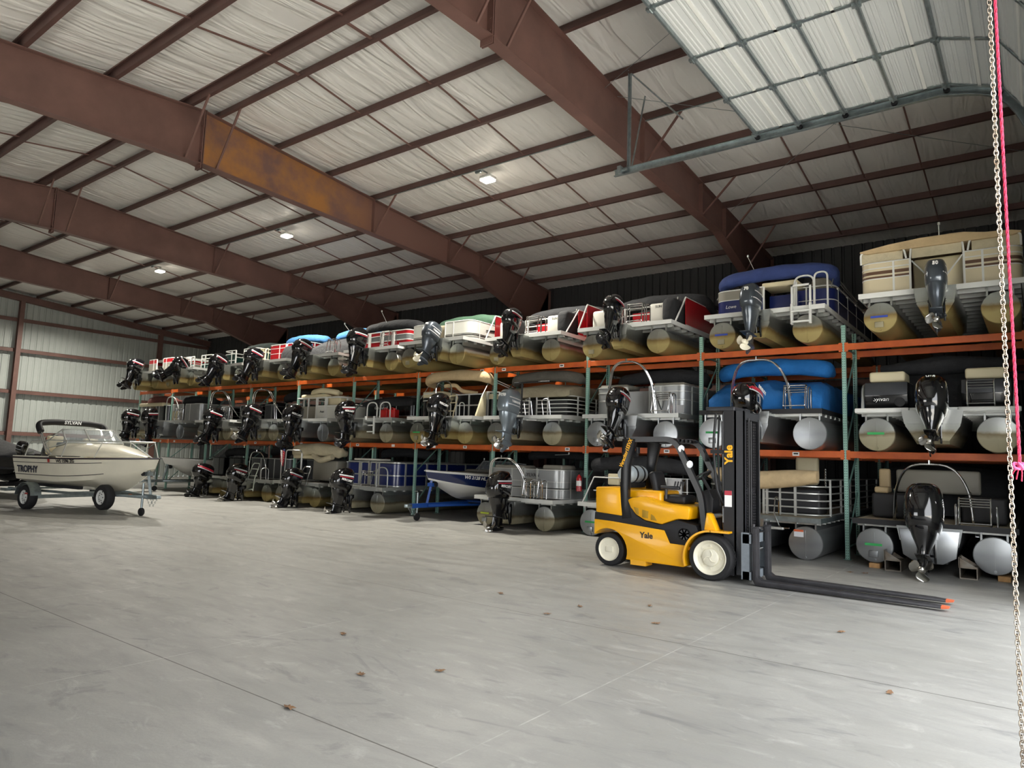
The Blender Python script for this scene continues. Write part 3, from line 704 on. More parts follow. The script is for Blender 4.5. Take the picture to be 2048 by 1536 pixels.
def arch(par, y, z, w=.62, h=.95, m=CHROME, lean=.25, braces=True):
    mb = MB()
    for k in (0, .07):
        mb.tube(fillet([(-w, y + k, z), (-w * .93, y + k - lean * .3, z + h * .6), (-w * .55, y + k - lean, z + h), (w * .55, y + k - lean, z + h), (w * .93, y + k - lean * .3, z + h * .6), (w, y + k, z)], .3, 7), .019, 10)
        if not braces: break
    if braces:
        for s in (-1, 1): mb.tube([(s * w * .95, y - lean * .3, z + h * .55), (s * w * 1.0, y + .45, z)], .016, 8)
    mb.cyl((0, y - lean, z + h), (0, y - lean, z + h + .07), .02, n=10)
    return obj('tow_arch', mb, m, par)
def fence(par, dz, h, bx, y0, y1, gx, bands, railm, rails=(0, .5, 1), posts=True, skin=True, rc=.28, sides=(-1, 1), gate=None, rr=.016, stern=True):
    for s in sides:
        pth = fillet([(s * bx, y1), (s * bx, y0), (s * gx, y0)], rc, 6) if stern else [Vector((s * bx, y1)), Vector((s * bx, y0))]
        pth = [Vector((p.x, p.y)) for p in pth]; g = None
        for k, (a, b, m) in enumerate(bands if skin else []):
            q = obj('fence_panel' if k == 0 else 'panel_band', MB().strip(pth, dz + .03 + h * a, dz + .03 + h * b, .018 + .006 * min(k, 1) + .002 * k), m, g or par, smooth=50)
            g = g or q
        mb = MB()
        for f in rails: mb.tube([(p.x, p.y, dz + .03 + h * f) for p in pth], rr, 6)
        ps = [pth[-1], pth[0]] + ([pth[-1].lerp(pth[-2], .45)] if stern else []) + [Vector((s * bx, y0 + .35 + .95 * k)) for k in range(int((y1 - y0) / .95))]
        if posts:
            for p in ps: mb.box(p.x - rr * 1.1, p.x + rr * 1.1, p.y - rr * 1.1, p.y + rr * 1.1, dz, dz + .03 + h)
        obj('fence_rail', mb, railm, g or par)
    if gate:
        mb = MB(); gz0, gz1 = dz + .05, dz + .03 + h * .95
        mb.tube([(-gx + .04, y0 + .03, gz0), (gx - .04, y0 + .03, gz0), (gx - .04, y0 + .03, gz1), (-gx + .04, y0 + .03, gz1)], rr, 6, closed=True)
        mb.tube([(-gx + .04, y0 + .03, (gz0 + gz1) / 2), (gx - .04, y0 + .03, (gz0 + gz1) / 2)], rr, 6)
        q = obj('gate', mb, railm, par)
        if gate is not True: obj('gate_panel', MB().box(-gx + .05, gx - .05, y0 + .025, y0 + .035, gz0, gz1), gate, q)
def hull(par, r=.3, sep=1.84, L=6.4, grime=1, tri=False, pod=True, podw=.5, tape=(None, None), plate=True, joist=True, dk=CARPET, trim=RAILM, bx=1.27, y0=-.12, mid_y=-.2, podx=0):
    am = ALU[grime]; dz = 2 * r + .16
    for s in ((-1, 1, 0) if tri else (-1, 1)):
        x = s * sep / 2; yy = mid_y if s == 0 else 0
        mb = MB(); mb.lathe([(r, 0.01), (r, L * .82), (r * .85, L * .9), (r * .5, L * .97), (.02, L)], (x, yy, r), (0, 1, 0), 36)
        mb.box(x - .2, x - .17, yy + .02, L * .8, 2 * r - .07, dz - .06).box(x + .17, x + .2, yy + .02, L * .8, 2 * r - .07, dz - .06)
        p = obj('pontoon', mb, am, par)
        c = MB(); c.lathe([(r * .998, .012), (r * .97, -.004), (r * .6, -.016), (.01, -.02)], (x, yy, r), (0, 1, 0), 36)
        c.box(x - .004, x + .004, yy - .024, yy - .004, r * .25, r * 1.75).cyl((x, yy - .035, r * .16), (x, yy, r * .16), .022, n=10)
        obj('end_cap', c, am, p, smooth=25)
        if plate and s <= 0: obj('transducer_plate', MB().rbox(x - .09, x + .06, yy - .05, yy - .015, r * .32, r * .70, .008), ALU[max(0, grime - 1)], p)
        tp = tape[0] if s < 0 else (tape[1] if s > 0 else None)
        if tp: obj('tape_strip', MB().box(x - .16, x + .13, yy - .0255, yy - .021, r * .98, r * 1.12), TAPES[tp], p)
    if pod:
        zt = dz - .06; w = podw / 2
        mb = MB()
        pol = lambda k, b: [(-w * k, zt), (w * k, zt), (w * .92 * k, zt - .28), (w * .55 * k, b), (-w * .55 * k, b), (-w * .92 * k, zt - .28)]
        b = .13 if not tri else r * 1.5
        mb.loft([[(a + podx, yq, c) for a, c in pol(k, bb)] for yq, k, bb in ((-.34, 1, b + .06), (-.28, 1, b), (2.2, 1, b), (3.0, .8, b + .25))])
        p = obj('motor_pod', mb, am, par, smooth=25)
        obj('splash_plate', MB().prism([(podx - w * 1.05, zt + .01), (podx + w * 1.05, zt + .01), (podx + w * .95, zt - .24), (podx - w * .95, zt - .24)], 'y', -.37, -.34), am, p)
    mb = MB()
    if joist:
        k = y0 + .2
        while k < L - .6: mb.box(-bx + .05, bx - .05, k, k + .06, dz - .13, dz - .05); k += .4
        obj('underdeck_frame', mb, RAILM, par)
    mb = MB().box(-bx + .03, bx - .03, y0 + .03, L - .15, dz - .05, dz)
    d = obj('deck', mb, dk, par)
    mb = MB(); o, i, a, b = bx, bx - .035, y0, L - .1
    for x0, x1, ya, yb in ((-o, -i, a, b), (i, o, a, b), (-i, i, a, a + .035), (-i, i, b - .035, b)): mb.box(x0, x1, ya, yb, dz - .085, dz + .012)
    obj('deck_trim', mb, trim, d)
    return dz
def cushion(par, x0, x1, y0, y1, z0, z1, m, r=.05, name='seat_cushion'):
    return obj(name, MB().rbox(x0, x1, y0, y1, z0, z1, r), m, par, smooth=60)
def light_pole(par, x, y, z, h, lean=(-.2, .1), m=RAILM):
    mb = MB().tube([(x, y, z), (x + lean[0], y + lean[1], z + h)], .008, 6).lathe([(.01, 0), (.022, .01), (.022, .05), (.01, .06)], (x + lean[0], y + lean[1], z + h), (0, 0, 1), 10)
    return obj('stern_light', mb, m, par)
BOATS = {}
def pboat(key, short, label, x, y, z, group=None):
    o = thing('pontoon_boat', label, 'boat', (x, y, z), 0, group); BOATS[key] = short
    return o

Z1, Z2 = 2.160, 4.364
PG = 'pontoon boats stored on the racks'
# ---------------- upper level
b = pboat('T1', 'cream pontoon boat', 'cream pontoon boat with brown stripes and a tan domed cover on the upper rack', 1.77, -.97, Z2, PG)
dz = hull(b, .285, 1.85, 6.6, 2, tape=('blue', None), trim=WHITEP, podw=.62)
fence(b, dz, .60, 1.25, .08, 6, .42, [(0, 1, S_BEIGE), (.50, .56, S_BROWN), (.62, .72, S_BROWN)], WHITEP, (0, .48, .82, 1.0), rc=.22)
for s in (-1, 1):
    mb = MB(); mb.tube(fillet([(s * 1.25, .1, dz + .63), (s * 1.25, .08, dz + .86), (s * .52, .08, dz + .86), (s * .48, .08, dz + .65)], .08, 5), .018, 6); obj('top_rail', mb, WHITEP, b)
    obj('side_curtain', MB().strip([(s * 1.24, 1.2), (s * 1.24, .12), (s * .54, .12)], dz + .64, dz + .84, .01), F_CREAM, b)
mb = MB(); mb.tube(fillet([(-.42, .1, dz + .64), (-.40, .08, dz + .88), (.40, .08, dz + .88), (.42, .1, dz + .64)], .08, 5), .018, 6); obj('top_rail', mb, WHITEP, b)
obj('rear_curtain', MB().box(-.39, .39, .1, .11, dz + .64, dz + .86), F_CREAM, b)
obj('seat_back', MB().rbox(-.42, .42, .45, .6, dz + .05, dz + .7, .04), V_CREAM, b)
for s in (-1, 1): obj('cover_strap', MB().tube([(s * .12, .2, dz + .25), (s * .40, .12, dz + .60)], .015, 6), WHITEP, b)
cover(b, F_TAN, 1.26, .05, 6.0, dz + .85, .04, .26, 1, .03)
outboard(b, 0.03, -.36, dz - 0.31, 'yam', 16, 0.92, STEELP, hp='50', steer=4, leg=0.65)
light_pole(b, .05, .15, dz + .88, .33, (0, 0))

b = pboat('T2', 'navy pontoon boat', 'navy pontoon boat with royal blue furled top and white stern ladder on the upper rack', -1.50, -.39, Z2, PG)
dz = hull(b, .30, 1.80, 6.6, 2, tape=('blue', None), trim=WHITEP)
fence(b, dz, .62, 1.22, .45, 6, .12, [(0, .62, S_NAVY), (.65, .97, V_GREY)], WHITEP, (0, .64, 1.0), sides=(-1,))
fence(b, dz, .62, 1.22, .95, 6, .42, [(0, .9, S_NAVY)], WHITEP, (0, .5, 1.0), sides=(1,))
text('lettering', 'Lowe', .11, WHT, b, (-.86, .435, dz + .27), FACE_FRONT, .2)
mb = MB(); mb.rbox(-.18, .58, .50, 1.2, dz + .64, dz + .75, .03); obj('sun_pad', mb, V_CREAM, b)
mb = MB()
for s in (.53,): mb.box(s, s + .05, .46, .5, dz, dz + .68)
obj('gate_post', mb, WHITEP, b)
obj('gate_panel', MB().box(-.1, .52, .80, .82, dz + .22, dz + .5), S_NAVY, b)
cushion(b, .62, 1.12, 1.5, 1.75, dz + .45, dz + .98, V_GREY, .07, 'helm_seat')
mb = MB(); bent_rail(mb, .74, .42, dz + .0, .40, .78, .02); obj('grab_rail', mb, WHITEP, b); mb = MB(); bent_rail(mb, 1.08, .42, dz + .0, .26, .82, .02); obj('grab_rail', mb, WHITEP, b)
ladder(b, .82, -.1, dz + .02, 'down', WHITEP, .36); 
for s in (-.2, .16): obj('ladder_post', MB().box(.82 + s, .86 + s, -.16, -.12, dz - .38, dz + .46), WHITEP, b)
obj('ladder_rung', MB().box(.62, 1.02, -.16, -.12, dz + .42, dz + .46), WHITEP, b)
boot(b, F_ROYAL, 1.22, .75, dz + .97, .25, .155, .55, RAILM, (3.2, dz + .66))
light_pole(b, -.35, .70, dz + 1.0, .45, (-.2, 0))
outboard(b, -0.04, -.40, dz - 0.25, 'yam', 8, 0.98, WHITEPROP, hp='70', steer=-3, stripes=True, leg=0.65)

for key, x, sh, lb, lx in (('T3', -4.82, 'wider red pontoon boat', 'red sided pontoon boat under a long black top next to the navy boat', 0), ('T4', -7.86, 'smaller red pontoon boat', 'red sided pontoon boat with cream stern seats beside the white and green one, upper rack', 0)):
    b = pboat(key, sh, lb, x, -.42, Z2, PG)
    dz = hull(b, .295, 1.78, 6.6, 2, trim=WHITEP)
    fence(b, dz, .68, 1.25, .75, 6, .55, [(0, 1, S_RED)], WHITEP, (0, 1.0), sides=(1,), stern=False, posts=False)
    fence(b, dz, .68, 1.25, .3, 6, .55, [(0, 1, S_RED)], WHITEP, (0, 1.0), sides=(-1,), stern=False, posts=False)
    for q in (((1.25, .15, dz), (1.25, .75, dz + .70)), ((-1.25, -.1, dz), (-1.25, .3, dz + .70))): obj('sloping_rail', MB().tube(q, .02, 6), WHITEP, b)
    cushion(b, -1.1, -.62, .30, 1.2, dz + .03, dz + .52, V_WHITE, .07, 'stern_seat'); cushion(b, .42, .95, .45, 1.3, dz + .03, dz + .58, V_WHITE, .07, 'stern_seat')
    cushion(b, -.66, -.42, .30, 1.3, dz + .03, dz + .56, V_DARK, .1, 'seat_cover'); cushion(b, .80, 1.18, .32, 1.4, dz + .03, dz + .66, F_BLACK, .14, 'seat_cover')
    mb = MB()
    for z_ in (.18, .36, .54): mb.tube([(-.40, .62, dz + z_), (.42, .62, dz + z_)], .016, 6)
    for x_ in (-.40, -.32, .42): mb.box(x_ - .015, x_ + .015, .6, .64, dz, dz + .56)
    obj('gate', mb, WHITEP, b)
    obj('gate_panel', MB().box(-.3, .4, 1.0, 1.02, dz + .1, dz + .5), S_RED, b)
    ladder(b, .28, -.02, dz, 'up', CHROME, .40); grab(b, .62, .02, dz, CHROME, .2, .46)
    text('lettering', 'SUN', .09, BLK_D, b, (.68, .448, dz + .48), FACE_FRONT)
    boot(b, DARKFAB, 1.22, 1.9, dz + .92, .3, .17, .9, RAILM, (3.8, dz + .66))
    if key == 'T3': cover(b, DARKFAB, 1.15, 2.6, 6.2, dz + .7, .30, .1, 3, .04)
    light_pole(b, .30, 1.5, dz + .78, .10, (.42, .0))
    outboard(b, -0.00, -.42, dz - 0.09, 'merc', 22, 0.96, BLKPROP, hp='60', stripes=True, leg=0.65)

b = pboat('T5', 'green topped pontoon boat', 'white pontoon boat with black swoosh stripes and green furled top on the upper rack', -10.74, -.95, Z2, PG)
dz = hull(b, .30, 1.9, 6.4, 2, trim=WHITEP, podx=0.47)
fence(b, dz, .52, 1.22, .28, 6, .22, [(0, 1, S_WHITE), (.17, .21, S_BLACK), (.26, .285, S_BLACK), (.08, .10, S_BLACK)], WHITEP, (0, 1.0), rc=.3)
mb = MB()
pts = [(1.235, .9 + 1.8 * k / 14, dz + .34 + .08 * sin(k / 14 * pi)) for k in range(15)]
for a, c in zip(pts[:-1], pts[1:]): mb.add([(a[0], a[1], a[2]), (c[0], c[1], c[2]), (c[0], c[1], dz + .32 + .03 * (c[1] - .9)), (a[0], a[1], dz + .32 + .03 * (a[1] - .9)), (a[0] + .004, a[1], a[2]), (c[0] + .004, c[1], c[2]), (c[0] + .004, c[1], dz + .32 + .03 * (c[1] - .9)), (a[0] + .004, a[1], dz + .32 + .03 * (a[1] - .9))], [(0, 1, 2, 3), (4, 5, 6, 7), (0, 1, 5, 4), (3, 2, 6, 7)])
obj('swoosh_decal', mb, BLK_D, b)
obj('rear_cover', MB().rbox(-.2, .5, .32, .9, dz + .1, dz + .5, .08), F_BEIGE, b)
mb = MB()
for x_ in (1.30,): 
    for yy in (2.1, 3.0): bent_rail(mb, x_, yy, dz - .02, .75, .74, .014, ax='y')
obj('grab_rail', mb, RAILM, b)
boot(b, F_GREEN, 1.2, 1.5, dz + .74, .30, .20, .8, RAILM, (3.6, dz + .7))
outboard(b, 0.47, -.42, dz - 0.33, 'yam', 22, 0.95, WHITEPROP, 'YAMAHA', '90', leg=0.55)

b = pboat('T6', 'red panelled pontoon boat', 'red pontoon boat with a grey band, white posts and a black furled top, upper rack', -13.6, -.70, Z2, PG)
dz = hull(b, .30, 1.8, 6.4, 2, trim=WHITEP)
fence(b, dz, .54, 1.24, .35, 6, .02, [(0, .42, S_RED), (.45, .75, S_GREYBAND), (.78, 1, S_RED)], WHITEP, (0, .44, .765, 1.0), rc=.15, rr=.022)
for x_ in (-.55, .1, .6): obj('fence_post', MB().box(x_ - .035, x_ + .035, .31, .335, dz, dz + .56), WHITEP, b)
ladder(b, .62, -.05, dz, 'up', CHROME, .34); grab(b, .95, .0, dz, CHROME, .2, .46)
boot(b, DARKFAB, 1.22, .7, dz + .82, .20, .15, .6, RAILM, (3.2, dz + .5)); cover(b, DARKFAB, 1.18, .5, 6, dz + .52, .1, .12, 5, .04)
light_pole(b, -.05, .6, dz + .92, .40, (-.28, 0))
outboard(b, 0.06, -.45, dz - 0.23, 'merc', 12, 1.05, BLKPROP, leg=0.62)

b = pboat('T7', 'dark covered pontoon boat', 'pontoon boat under a dark grey mooring cover and a blue furled top, upper rack', -16.58, -.55, Z2, PG)
dz = hull(b, .30, 1.8, 6.4, 2, trim=RAILM)
cover(b, DARKFAB, 1.2, .45, 6.0, dz, .62, .12, 7, .07)
ladder(b, .72, -.02, dz, 'up', CHROME, .36); grab(b, 1.06, .0, dz, CHROME, .22, .44)
boot(b, F_LBLUE, 1.2, 1.7, dz + 1.0, .18, .16, .5, RAILM, (3.6, dz + .7))
light_pole(b, -.2, 1.5, dz + 1.1, .28, (-.3, 0))
outboard(b, -0.09, -.45, dz - 0.32, 'merc', 26, 1.05, BLKPROP, leg=0.62)

b = pboat('T8', 'light blue topped boat', 'red fenced pontoon boat with light blue furled top on the upper rack', -19.6, -.45, Z2, PG)
dz = hull(b, .30, 1.8, 6.4, 2, trim=RAILM)
fence(b, dz, .72, 1.22, .75, 6, .05, [(0, .95, S_RED)], WHITEP, (0, .52, .8, 1.0))
cover(b, DARKFAB, .62, .3, 1.6, dz, .5, .1, 9, .08).location = (.9, 0, 0)
ladder(b, -.55, .1, dz, 'up', V_CREAM, .36)
boot(b, F_LBLUE, 1.2, 1.5, dz + 1.0, .10, .15, .45, RAILM, (3.6, dz + .7))
outboard(b, -0.09, -.45, dz - 0.40, 'merc', 26, 1.05, BLKPROP, leg=0.58)

b = pboat('T9', 'dark green pontoon boat', 'dark green pontoon boat with open white rails and a dark motor, upper rack', -22.45, -.45, Z2, PG)
dz = hull(b, .30, 1.8, 6.4, 2, trim=RAILM, podx=0.24)
fence(b, dz, .66, 1.22, .55, 6, .3, [(0, .8, S_GREENSK)], WHITEP, (0, .38, .78, 1.0), rr=.02)
boot(b, F_DGREEN, 1.2, 1.5, dz + .88, .2, .16, .6, RAILM, (3.6, dz + .7))
outboard(b, 0.24, -.42, dz - 0.44, 'merc', 32, 1.05, BLKPROP, leg=0.58)

b = pboat('T10', 'boat with the level motor', 'white railed pontoon boat with its motor tipped almost level, far end of the upper rack', -25.75, -0.6, Z2, PG)
dz = hull(b, .30, 1.8, 6.4, 2, trim=WHITEP, podx=0.51)
fence(b, dz, .62, 1.22, .75, 6, .3, [(0, .45, S_GREENSK)], WHITEP, (0, .35, .75, 1.0), rr=.02)
cover(b, DARKFAB, 1.2, 2.0, 6, dz + .5, .1, .2, 11, .05)
mb = MB(); mb.tube(fillet([(.55, -.05, dz + .05), (.55, -.3, dz + .05), (.55, -.3, dz - .55), (.55, -.15, dz - .55)], .1, 5), .03, 8); obj('boarding_ladder', mb, RAILM, b)
outboard(b, 0.51, -.40, dz - 0.33, 'merc', 56, 1.00, BLKPROP, leg=0.65)

b = pboat('T11', 'grey topped pontoon boat', 'pontoon boat with red band and grey cover at the far upper rack end', -28.8, -0.6, Z2, PG)
dz = hull(b, .30, 1.8, 6.4, 2, trim=RAILM, podx=0.21)
fence(b, dz, .66, 1.22, .6, 6, .3, [(0, .7, V_GREY), (.72, .95, S_RED)], WHITEP, (0, .7, 1.0))
cover(b, F_GREY, 1.2, 1.0, 6, dz + .66, .1, .15, 12, .05)
outboard(b, 0.21, -.42, dz - 0.25, 'merc', 22, 1.05, BLKPROP, leg=0.58)

# ---------------- middle level
b = pboat('M1', 'black boat with tan seats', 'black pontoon boat with tan stern cushions and a tall black motor on the middle rack', 1.62, -.55, Z1, PG)
dz = hull(b, .315, 1.90, 6.6, 1, tape=('green', None), trim=RAILM, podw=.92, plate=False)
for s in (-1, 1):
    obj('stern_box', MB().prism([(.12, 0), (.06, .28), (.12, .52), (.9, .55), (.9, 0)], 'x', s * .42, s * 1.16, bev=.015), S_BLACK, b, (0, 0, dz))
    obj('stern_band', MB().prism([(.055, .28), (.11, .525), (.9, .555), (.9, .28)], 'x', s * .43, s * 1.155, bev=.01), S_DGREY, b, (0, -.008, dz))
    cushion(b, s * .48 if s > 0 else -1.1, 1.1 if s > 0 else -.48, .22, .85, dz + .55, dz + .75, V_CREAM, .045, 'sun_pad')
    mb = MB(); mb.box(min(s * .44, s * 1.14), max(s * .44, s * 1.14), .055, .065, dz + .30, dz + .315); obj('trim_line', mb, RAILM, b)
    mb = MB(); mb.tube(fillet([(s * 1.2, .1, dz), (s * 1.22, .25, dz + .5), (s * 1.2, .9, dz + .55)], .2, 5), .03, 8); obj('corner_rail', mb, RAILM, b)
    mb = MB(); mb.rbox(s * .38 if s > 0 else -1.3, 1.3 if s > 0 else -.38, -.17, -.05, dz - .075, dz + .015, .02); obj('rub_rail', mb, WHITEP, b)
text('lettering', 'Sylvan', .11, WHT, b, (-.88, .075, dz + .20), FACE_FRONT, .25)
mb = MB().lathe([(.085, 0), (.09, -.01), (.07, -.015), (.03, -.012)], (-.56, .075, dz + .14), (0, 1, 0), 24); obj('speaker', mb, BLACKM, b)
ladder(b, .72, -.02, dz, 'up', CHROME, .40)
obj('canvas_roll', MB().tube([(-1.1, 1.6, dz + .95), (0, 1.55, dz + 1.0), (1.1, 1.6, dz + .98)], [.1, .2, .12], 12), DARKFAB, b, smooth=70)
cover(b, DARKFAB, 1.2, 1.3, 6, dz + .1, .75, .1, 21, .05)
outboard(b, 0.03, -.42, dz - 0.29, 'verado', 24, 0.92, STEELP, hp='V10', stripes=False, leg=0.65)

b = pboat('M2', 'bright blue covered boat', 'pontoon boat wrapped in bright blue cover with red striped motor, behind the forklift mast', -1.545, -.55, Z1, PG)
dz = hull(b, .325, 2.0, 6.6, 0, tape=('green', None), trim=BLACKM, podw=.6)
secs = []
cover(b, F_BLUE, 1.18, .20, 6.0, dz + .02, .62, .06, 23, .10)
boot(b, F_BLUE, 1.15, .9, dz + .98, .10, .17, .5, RAILM, None)
arch(b, .05, dz, .62, 1.05, CHROME, .25)
ladder(b, .72, -.02, dz, 'up', CHROME, .42); grab(b, 1.0, .06, dz, CHROME, .2, .46)
outboard(b, -0.02, -.42, dz - 0.32, 'evin', 16, 1.15, STEELP, 'EVINRUDE', '', leg=0.50)

b = pboat('M3', 'silver boat with big motor', 'silver panelled pontoon boat with big glossy black motor and tow arch, middle rack', -4.64, -.40, Z1, PG)
dz = hull(b, .305, 1.80, 6.6, 0, trim=RAILM, podw=.7)
fence(b, dz, .68, 1.22, .42, 6, .30, [(0, 1, S_GREY)], RAILM, (0, .5, .8, 1.0), rr=.022)
obj('gate_panel', MB().box(-.3, .3, .42, .43, dz + .05, dz + .6), S_GREY, b)
for s in (-1, 1): cushion(b, s * .35 if s > 0 else -1.14, 1.14 if s > 0 else -.35, .5, 1.2, dz + .66, dz + .80, V_GREY, .05, 'sun_pad')
arch(b, .05, dz, .62, 1.25, CHROME, .3); ladder(b, .78, -.02, dz, 'up', CHROME, .42); grab(b, 1.08, .06, dz, CHROME, .2, .48)
boot(b, DARKFAB, 1.15, 1.6, dz + 1.05, .2, .17, .5, RAILM, None)
obj('warning_label', MB().box(1.00, 1.18, .405, .41, dz + .06, dz + .24), SILV, b)
outboard(b, -0.04, -.42, dz - 0.22, 'merc', 26, 1.08, STEELP, '', '8', stripes=True, leg=0.62)

b = pboat('M4', 'white railed pontoon boat', 'white railed pontoon boat with beige cover and light grey motor on the middle rack', -7.7, -.55, Z1, PG)
dz = hull(b, .30, 1.84, 6.6, 1, trim=WHITEP, podw=.5)
fence(b, dz, .52, 1.20, .42, 6, .12, [(0, 1, S_DGREY)], WHITEP, (0, .2, .4, .6, .8, 1.0), skin=False, rr=.014)
cushion(b, -.9, 1.0, .55, 1.4, dz + .05, dz + .5, V_DARK, .06, 'stern_seat')
cover(b, F_BEIGE, 1.16, .40, 6, dz + .56, .28, .12, 31, .05)
boot(b, F_GREY, 1.1, .9, dz + 1.12, .14, .14, .5, RAILM, None)
mb = MB(); mb.cyl((-.15, .1, dz), (-.15, .1, dz + .88), .025, n=10).tube([(-.4, .1, dz + .90), (.75, .1, dz + .90)], .022, 8); obj('ski_pole', mb, BLACKM, b)
for q in (.05, .62):
    mb = MB(); mb.tube(fillet([(q, .02, dz), (q - .02, -.05, dz + .42), (q + .18, -.02, dz + .46), (q + .2, .05, dz)], .15, 6), .013, 8); obj('grab_rail', mb, CHROME, b)
mb = MB().rbox(.12, .55, -.2, -.12, dz - .14, dz - .10, .01); obj('folded_step', mb, RAILM, b)
outboard(b, 0.06, -.45, dz - 0.17, 'yam', 8, 1.12, STEELP, 'YAMAHA', 'F150', MAT_GUN, leg=0.55)

b = pboat('M5', 'black boat with beige top', 'black and cream pontoon boat under a beige furled top with a cream ladder, middle rack', -10.62, -.60, Z1, PG)
dz = hull(b, .305, 1.86, 6.6, 2, tape=('green', None), trim=WHITEP, podw=.5, podx=0.49)
fence(b, dz, .70, 1.24, .38, 6, .30, [(0, .68, S_BLACK), (.72, .82, S_BLACK)], WHITEP, (0, .70, 1.0), sides=(-1,), rr=.02)
fence(b, dz, .74, 1.24, .9, 6, .95, [(0, .7, S_BLACK), (.72, .92, S_BEIGE)], WHITEP, (0, 1.0), sides=(1,), rr=.02)
cushion(b, -1.2, -.35, .42, 1.1, dz + .55, dz + .80, V_CREAM, .05, 'sun_pad')
obj('side_fairing', MB().prism([(.30, 0), (.75, 0), (.75, .78), (.62, .72)], 'x', 1.0, 1.06, bev=.01), V_CREAM, b, (0, 0, dz))
mb = MB()
for z_ in (.02, .38, .70): mb.tube([(-.05, .7, dz + z_), (.95, .7, dz + z_)], .02, 6)
for x_ in (-.05, .45, .95): mb.box(x_ - .02, x_ + .02, .68, .72, dz, dz + .72)
obj('gate', mb, WHITEP, b); obj('gate_panel', MB().box(-.02, .93, .705, .715, dz + .04, dz + .68), S_BLACK, b)
obj('canvas_roll', MB().tube(fillet([(-.35, .5, dz + .95), (.05, .55, dz + .98), (.2, .6, dz + .80), (.6, .9, dz + .74)], .12, 4), .06, 10), F_TAN, b)
mb = MB(); bent_rail(mb, -.12, .2, dz, .62, 1.06, .022); obj('motor_guard', mb, CHROME, b)
ladder(b, .42, -.05, dz - .02, 'steps', V_CREAM, .34); grab(b, .20, .08, dz, WHITEP, .2, .4); grab(b, .72, .08, dz, WHITEP, .2, .4)
boot(b, F_TAN, 1.18, .5, dz + 1.22, .22, .15, .5, RAILM, (3.0, dz + .72))
outboard(b, 0.49, -.42, dz - 0.19, 'merc', 14, 1.08, STEELP, 'MERCURY', '', stripes=False, leg=0.60)

b = pboat('M6', 'boat with red fuel cans', 'black pontoon boat with a dark cover, lettered side and red fuel cans aboard, middle rack', -13.92, -.50, Z1, PG)
dz = hull(b, .30, 1.84, 6.6, 1, trim=RAILM)
fence(b, dz, .58, 1.22, .85, 6, .02, [(0, .15, S_BROWN), (.18, 1, S_BLACK)], RAILM, (0, .17), rr=.012)
cover(b, DARKFAB, 1.2, .8, 6, dz + .48, .28, .05, 41, .06)
text('lettering', 'Gon Fishing', .13, WHT, b, (-.30, .835, dz + .40), FACE_FRONT, .2)
for q in (.25, .85):
    mb = MB(); bent_rail(mb, q, -.02, dz - .02, .46, .52, .02); obj('grab_rail', mb, WHITEP, b)
mb = MB()
for s in (.1, .5): mb.box(s - .025, s + .025, -.16, -.12, dz - .5, dz + .06)
for q in range(2): mb.box(.1, .5, -.16, -.12, dz - .45 + .2 * q, dz - .41 + .2 * q)
obj('boarding_ladder', mb, WHITEP, b)
for q, (x_, l_) in enumerate(((.42, 'square red fuel can beside the ladder of the black pontoon boat'), (.76, 'square red fuel can at the corner post of the black pontoon boat'))):
    t = thing('fuel_can', l_, 'fuel can', (b.location.x + x_, b.location.y + .42, Z1 + dz + .002), .1 * q, 'red fuel cans')
    obj('can_body', MB().rbox(-.15, .15, -.12, .12, 0, .30, .04), mat('red_plastic', '#c51f1f', .45), t); obj('can_cap', MB().cyl((.05, 0, .29), (.05, 0, .34), .035, n=12), mat('red_plastic', '#c51f1f', .45), t); obj('can_handle', MB().tube(fillet([(-.1, 0, .28), (-.1, 0, .35), (0.0, 0, .35), (.0, 0, .28)], .03, 3), .014, 6), mat('red_plastic', '#c51f1f', .45), t)
outboard(b, -0.14, -.45, dz - 0.23, 'merc', 2, 1.05, BLKPROP, 'MERCURY', leg=0.50)

b = pboat('M7', 'white panelled pontoon boat', 'white panelled pontoon boat with cream cushions and a black motor, middle rack', -16.96, -.55, Z1, PG)
dz = hull(b, .30, 1.84, 6.4, 0, trim=WHITEP)
fence(b, dz, .74, 1.22, .40, 6, -.0, [(.02, .6, S_WHITE)], WHITEP, (0, .60, 1.0), sides=(1,), rr=.03, rc=.15)
fence(b, dz, .74, 1.22, .40, 6, .0, [(0, .6, V_GREY)], WHITEP, (0, 1.0), sides=(-1,), rr=.02, rc=.15)
for x_ in (.02, .55): obj('fence_post', MB().box(x_ - .03, x_ + .03, .37, .42, dz, dz + .78), WHITEP, b)
cushion(b, -1.1, .3, .5, 1.0, dz + .76, dz + .92, V_CREAM, .06, 'sun_pad'); cushion(b, .3, 1.1, .5, 1.1, dz + .5, dz + .84, V_CREAM, .07, 'stern_seat')
text('lettering', 'Avanti', .12, BLK_D, b, (.35, .375, dz + .28), FACE_FRONT, .3)
ladder(b, -.72, -.08, dz - .1, 'steps', RAILM, .34)
boot(b, V_CREAM, .7, .6, dz + 1.0, .05, .09, .3, RAILM, None)
outboard(b, 0.18, -.45, dz - 0.39, 'merc', 14, 1.12, BLKPROP, 'MERCURY', stripes=False, leg=0.50)

b = pboat('M8', 'boat with braced arch', 'dark pontoon boat with a braced chrome tow arch and black motor, middle rack', -19.63, -.65, Z1, PG)
dz = hull(b, .30, 1.84, 6.4, 1, trim=RAILM, tri=True, mid_y=.1, podx=0.45)
fence(b, dz, .6, 1.22, .9, 6, .3, [(0, 1, S_DGREY)], RAILM, (0, 1.0))
arch(b, .15, dz, .75, 1.1, CHROME, .15); boot(b, DARKFAB, 1.2, 1.8, dz + 1.0, .1, .16, .4, RAILM, None)
outboard(b, 0.45, -.45, dz - 0.32, 'merc', 24, 1.10, STEELP, leg=0.50)

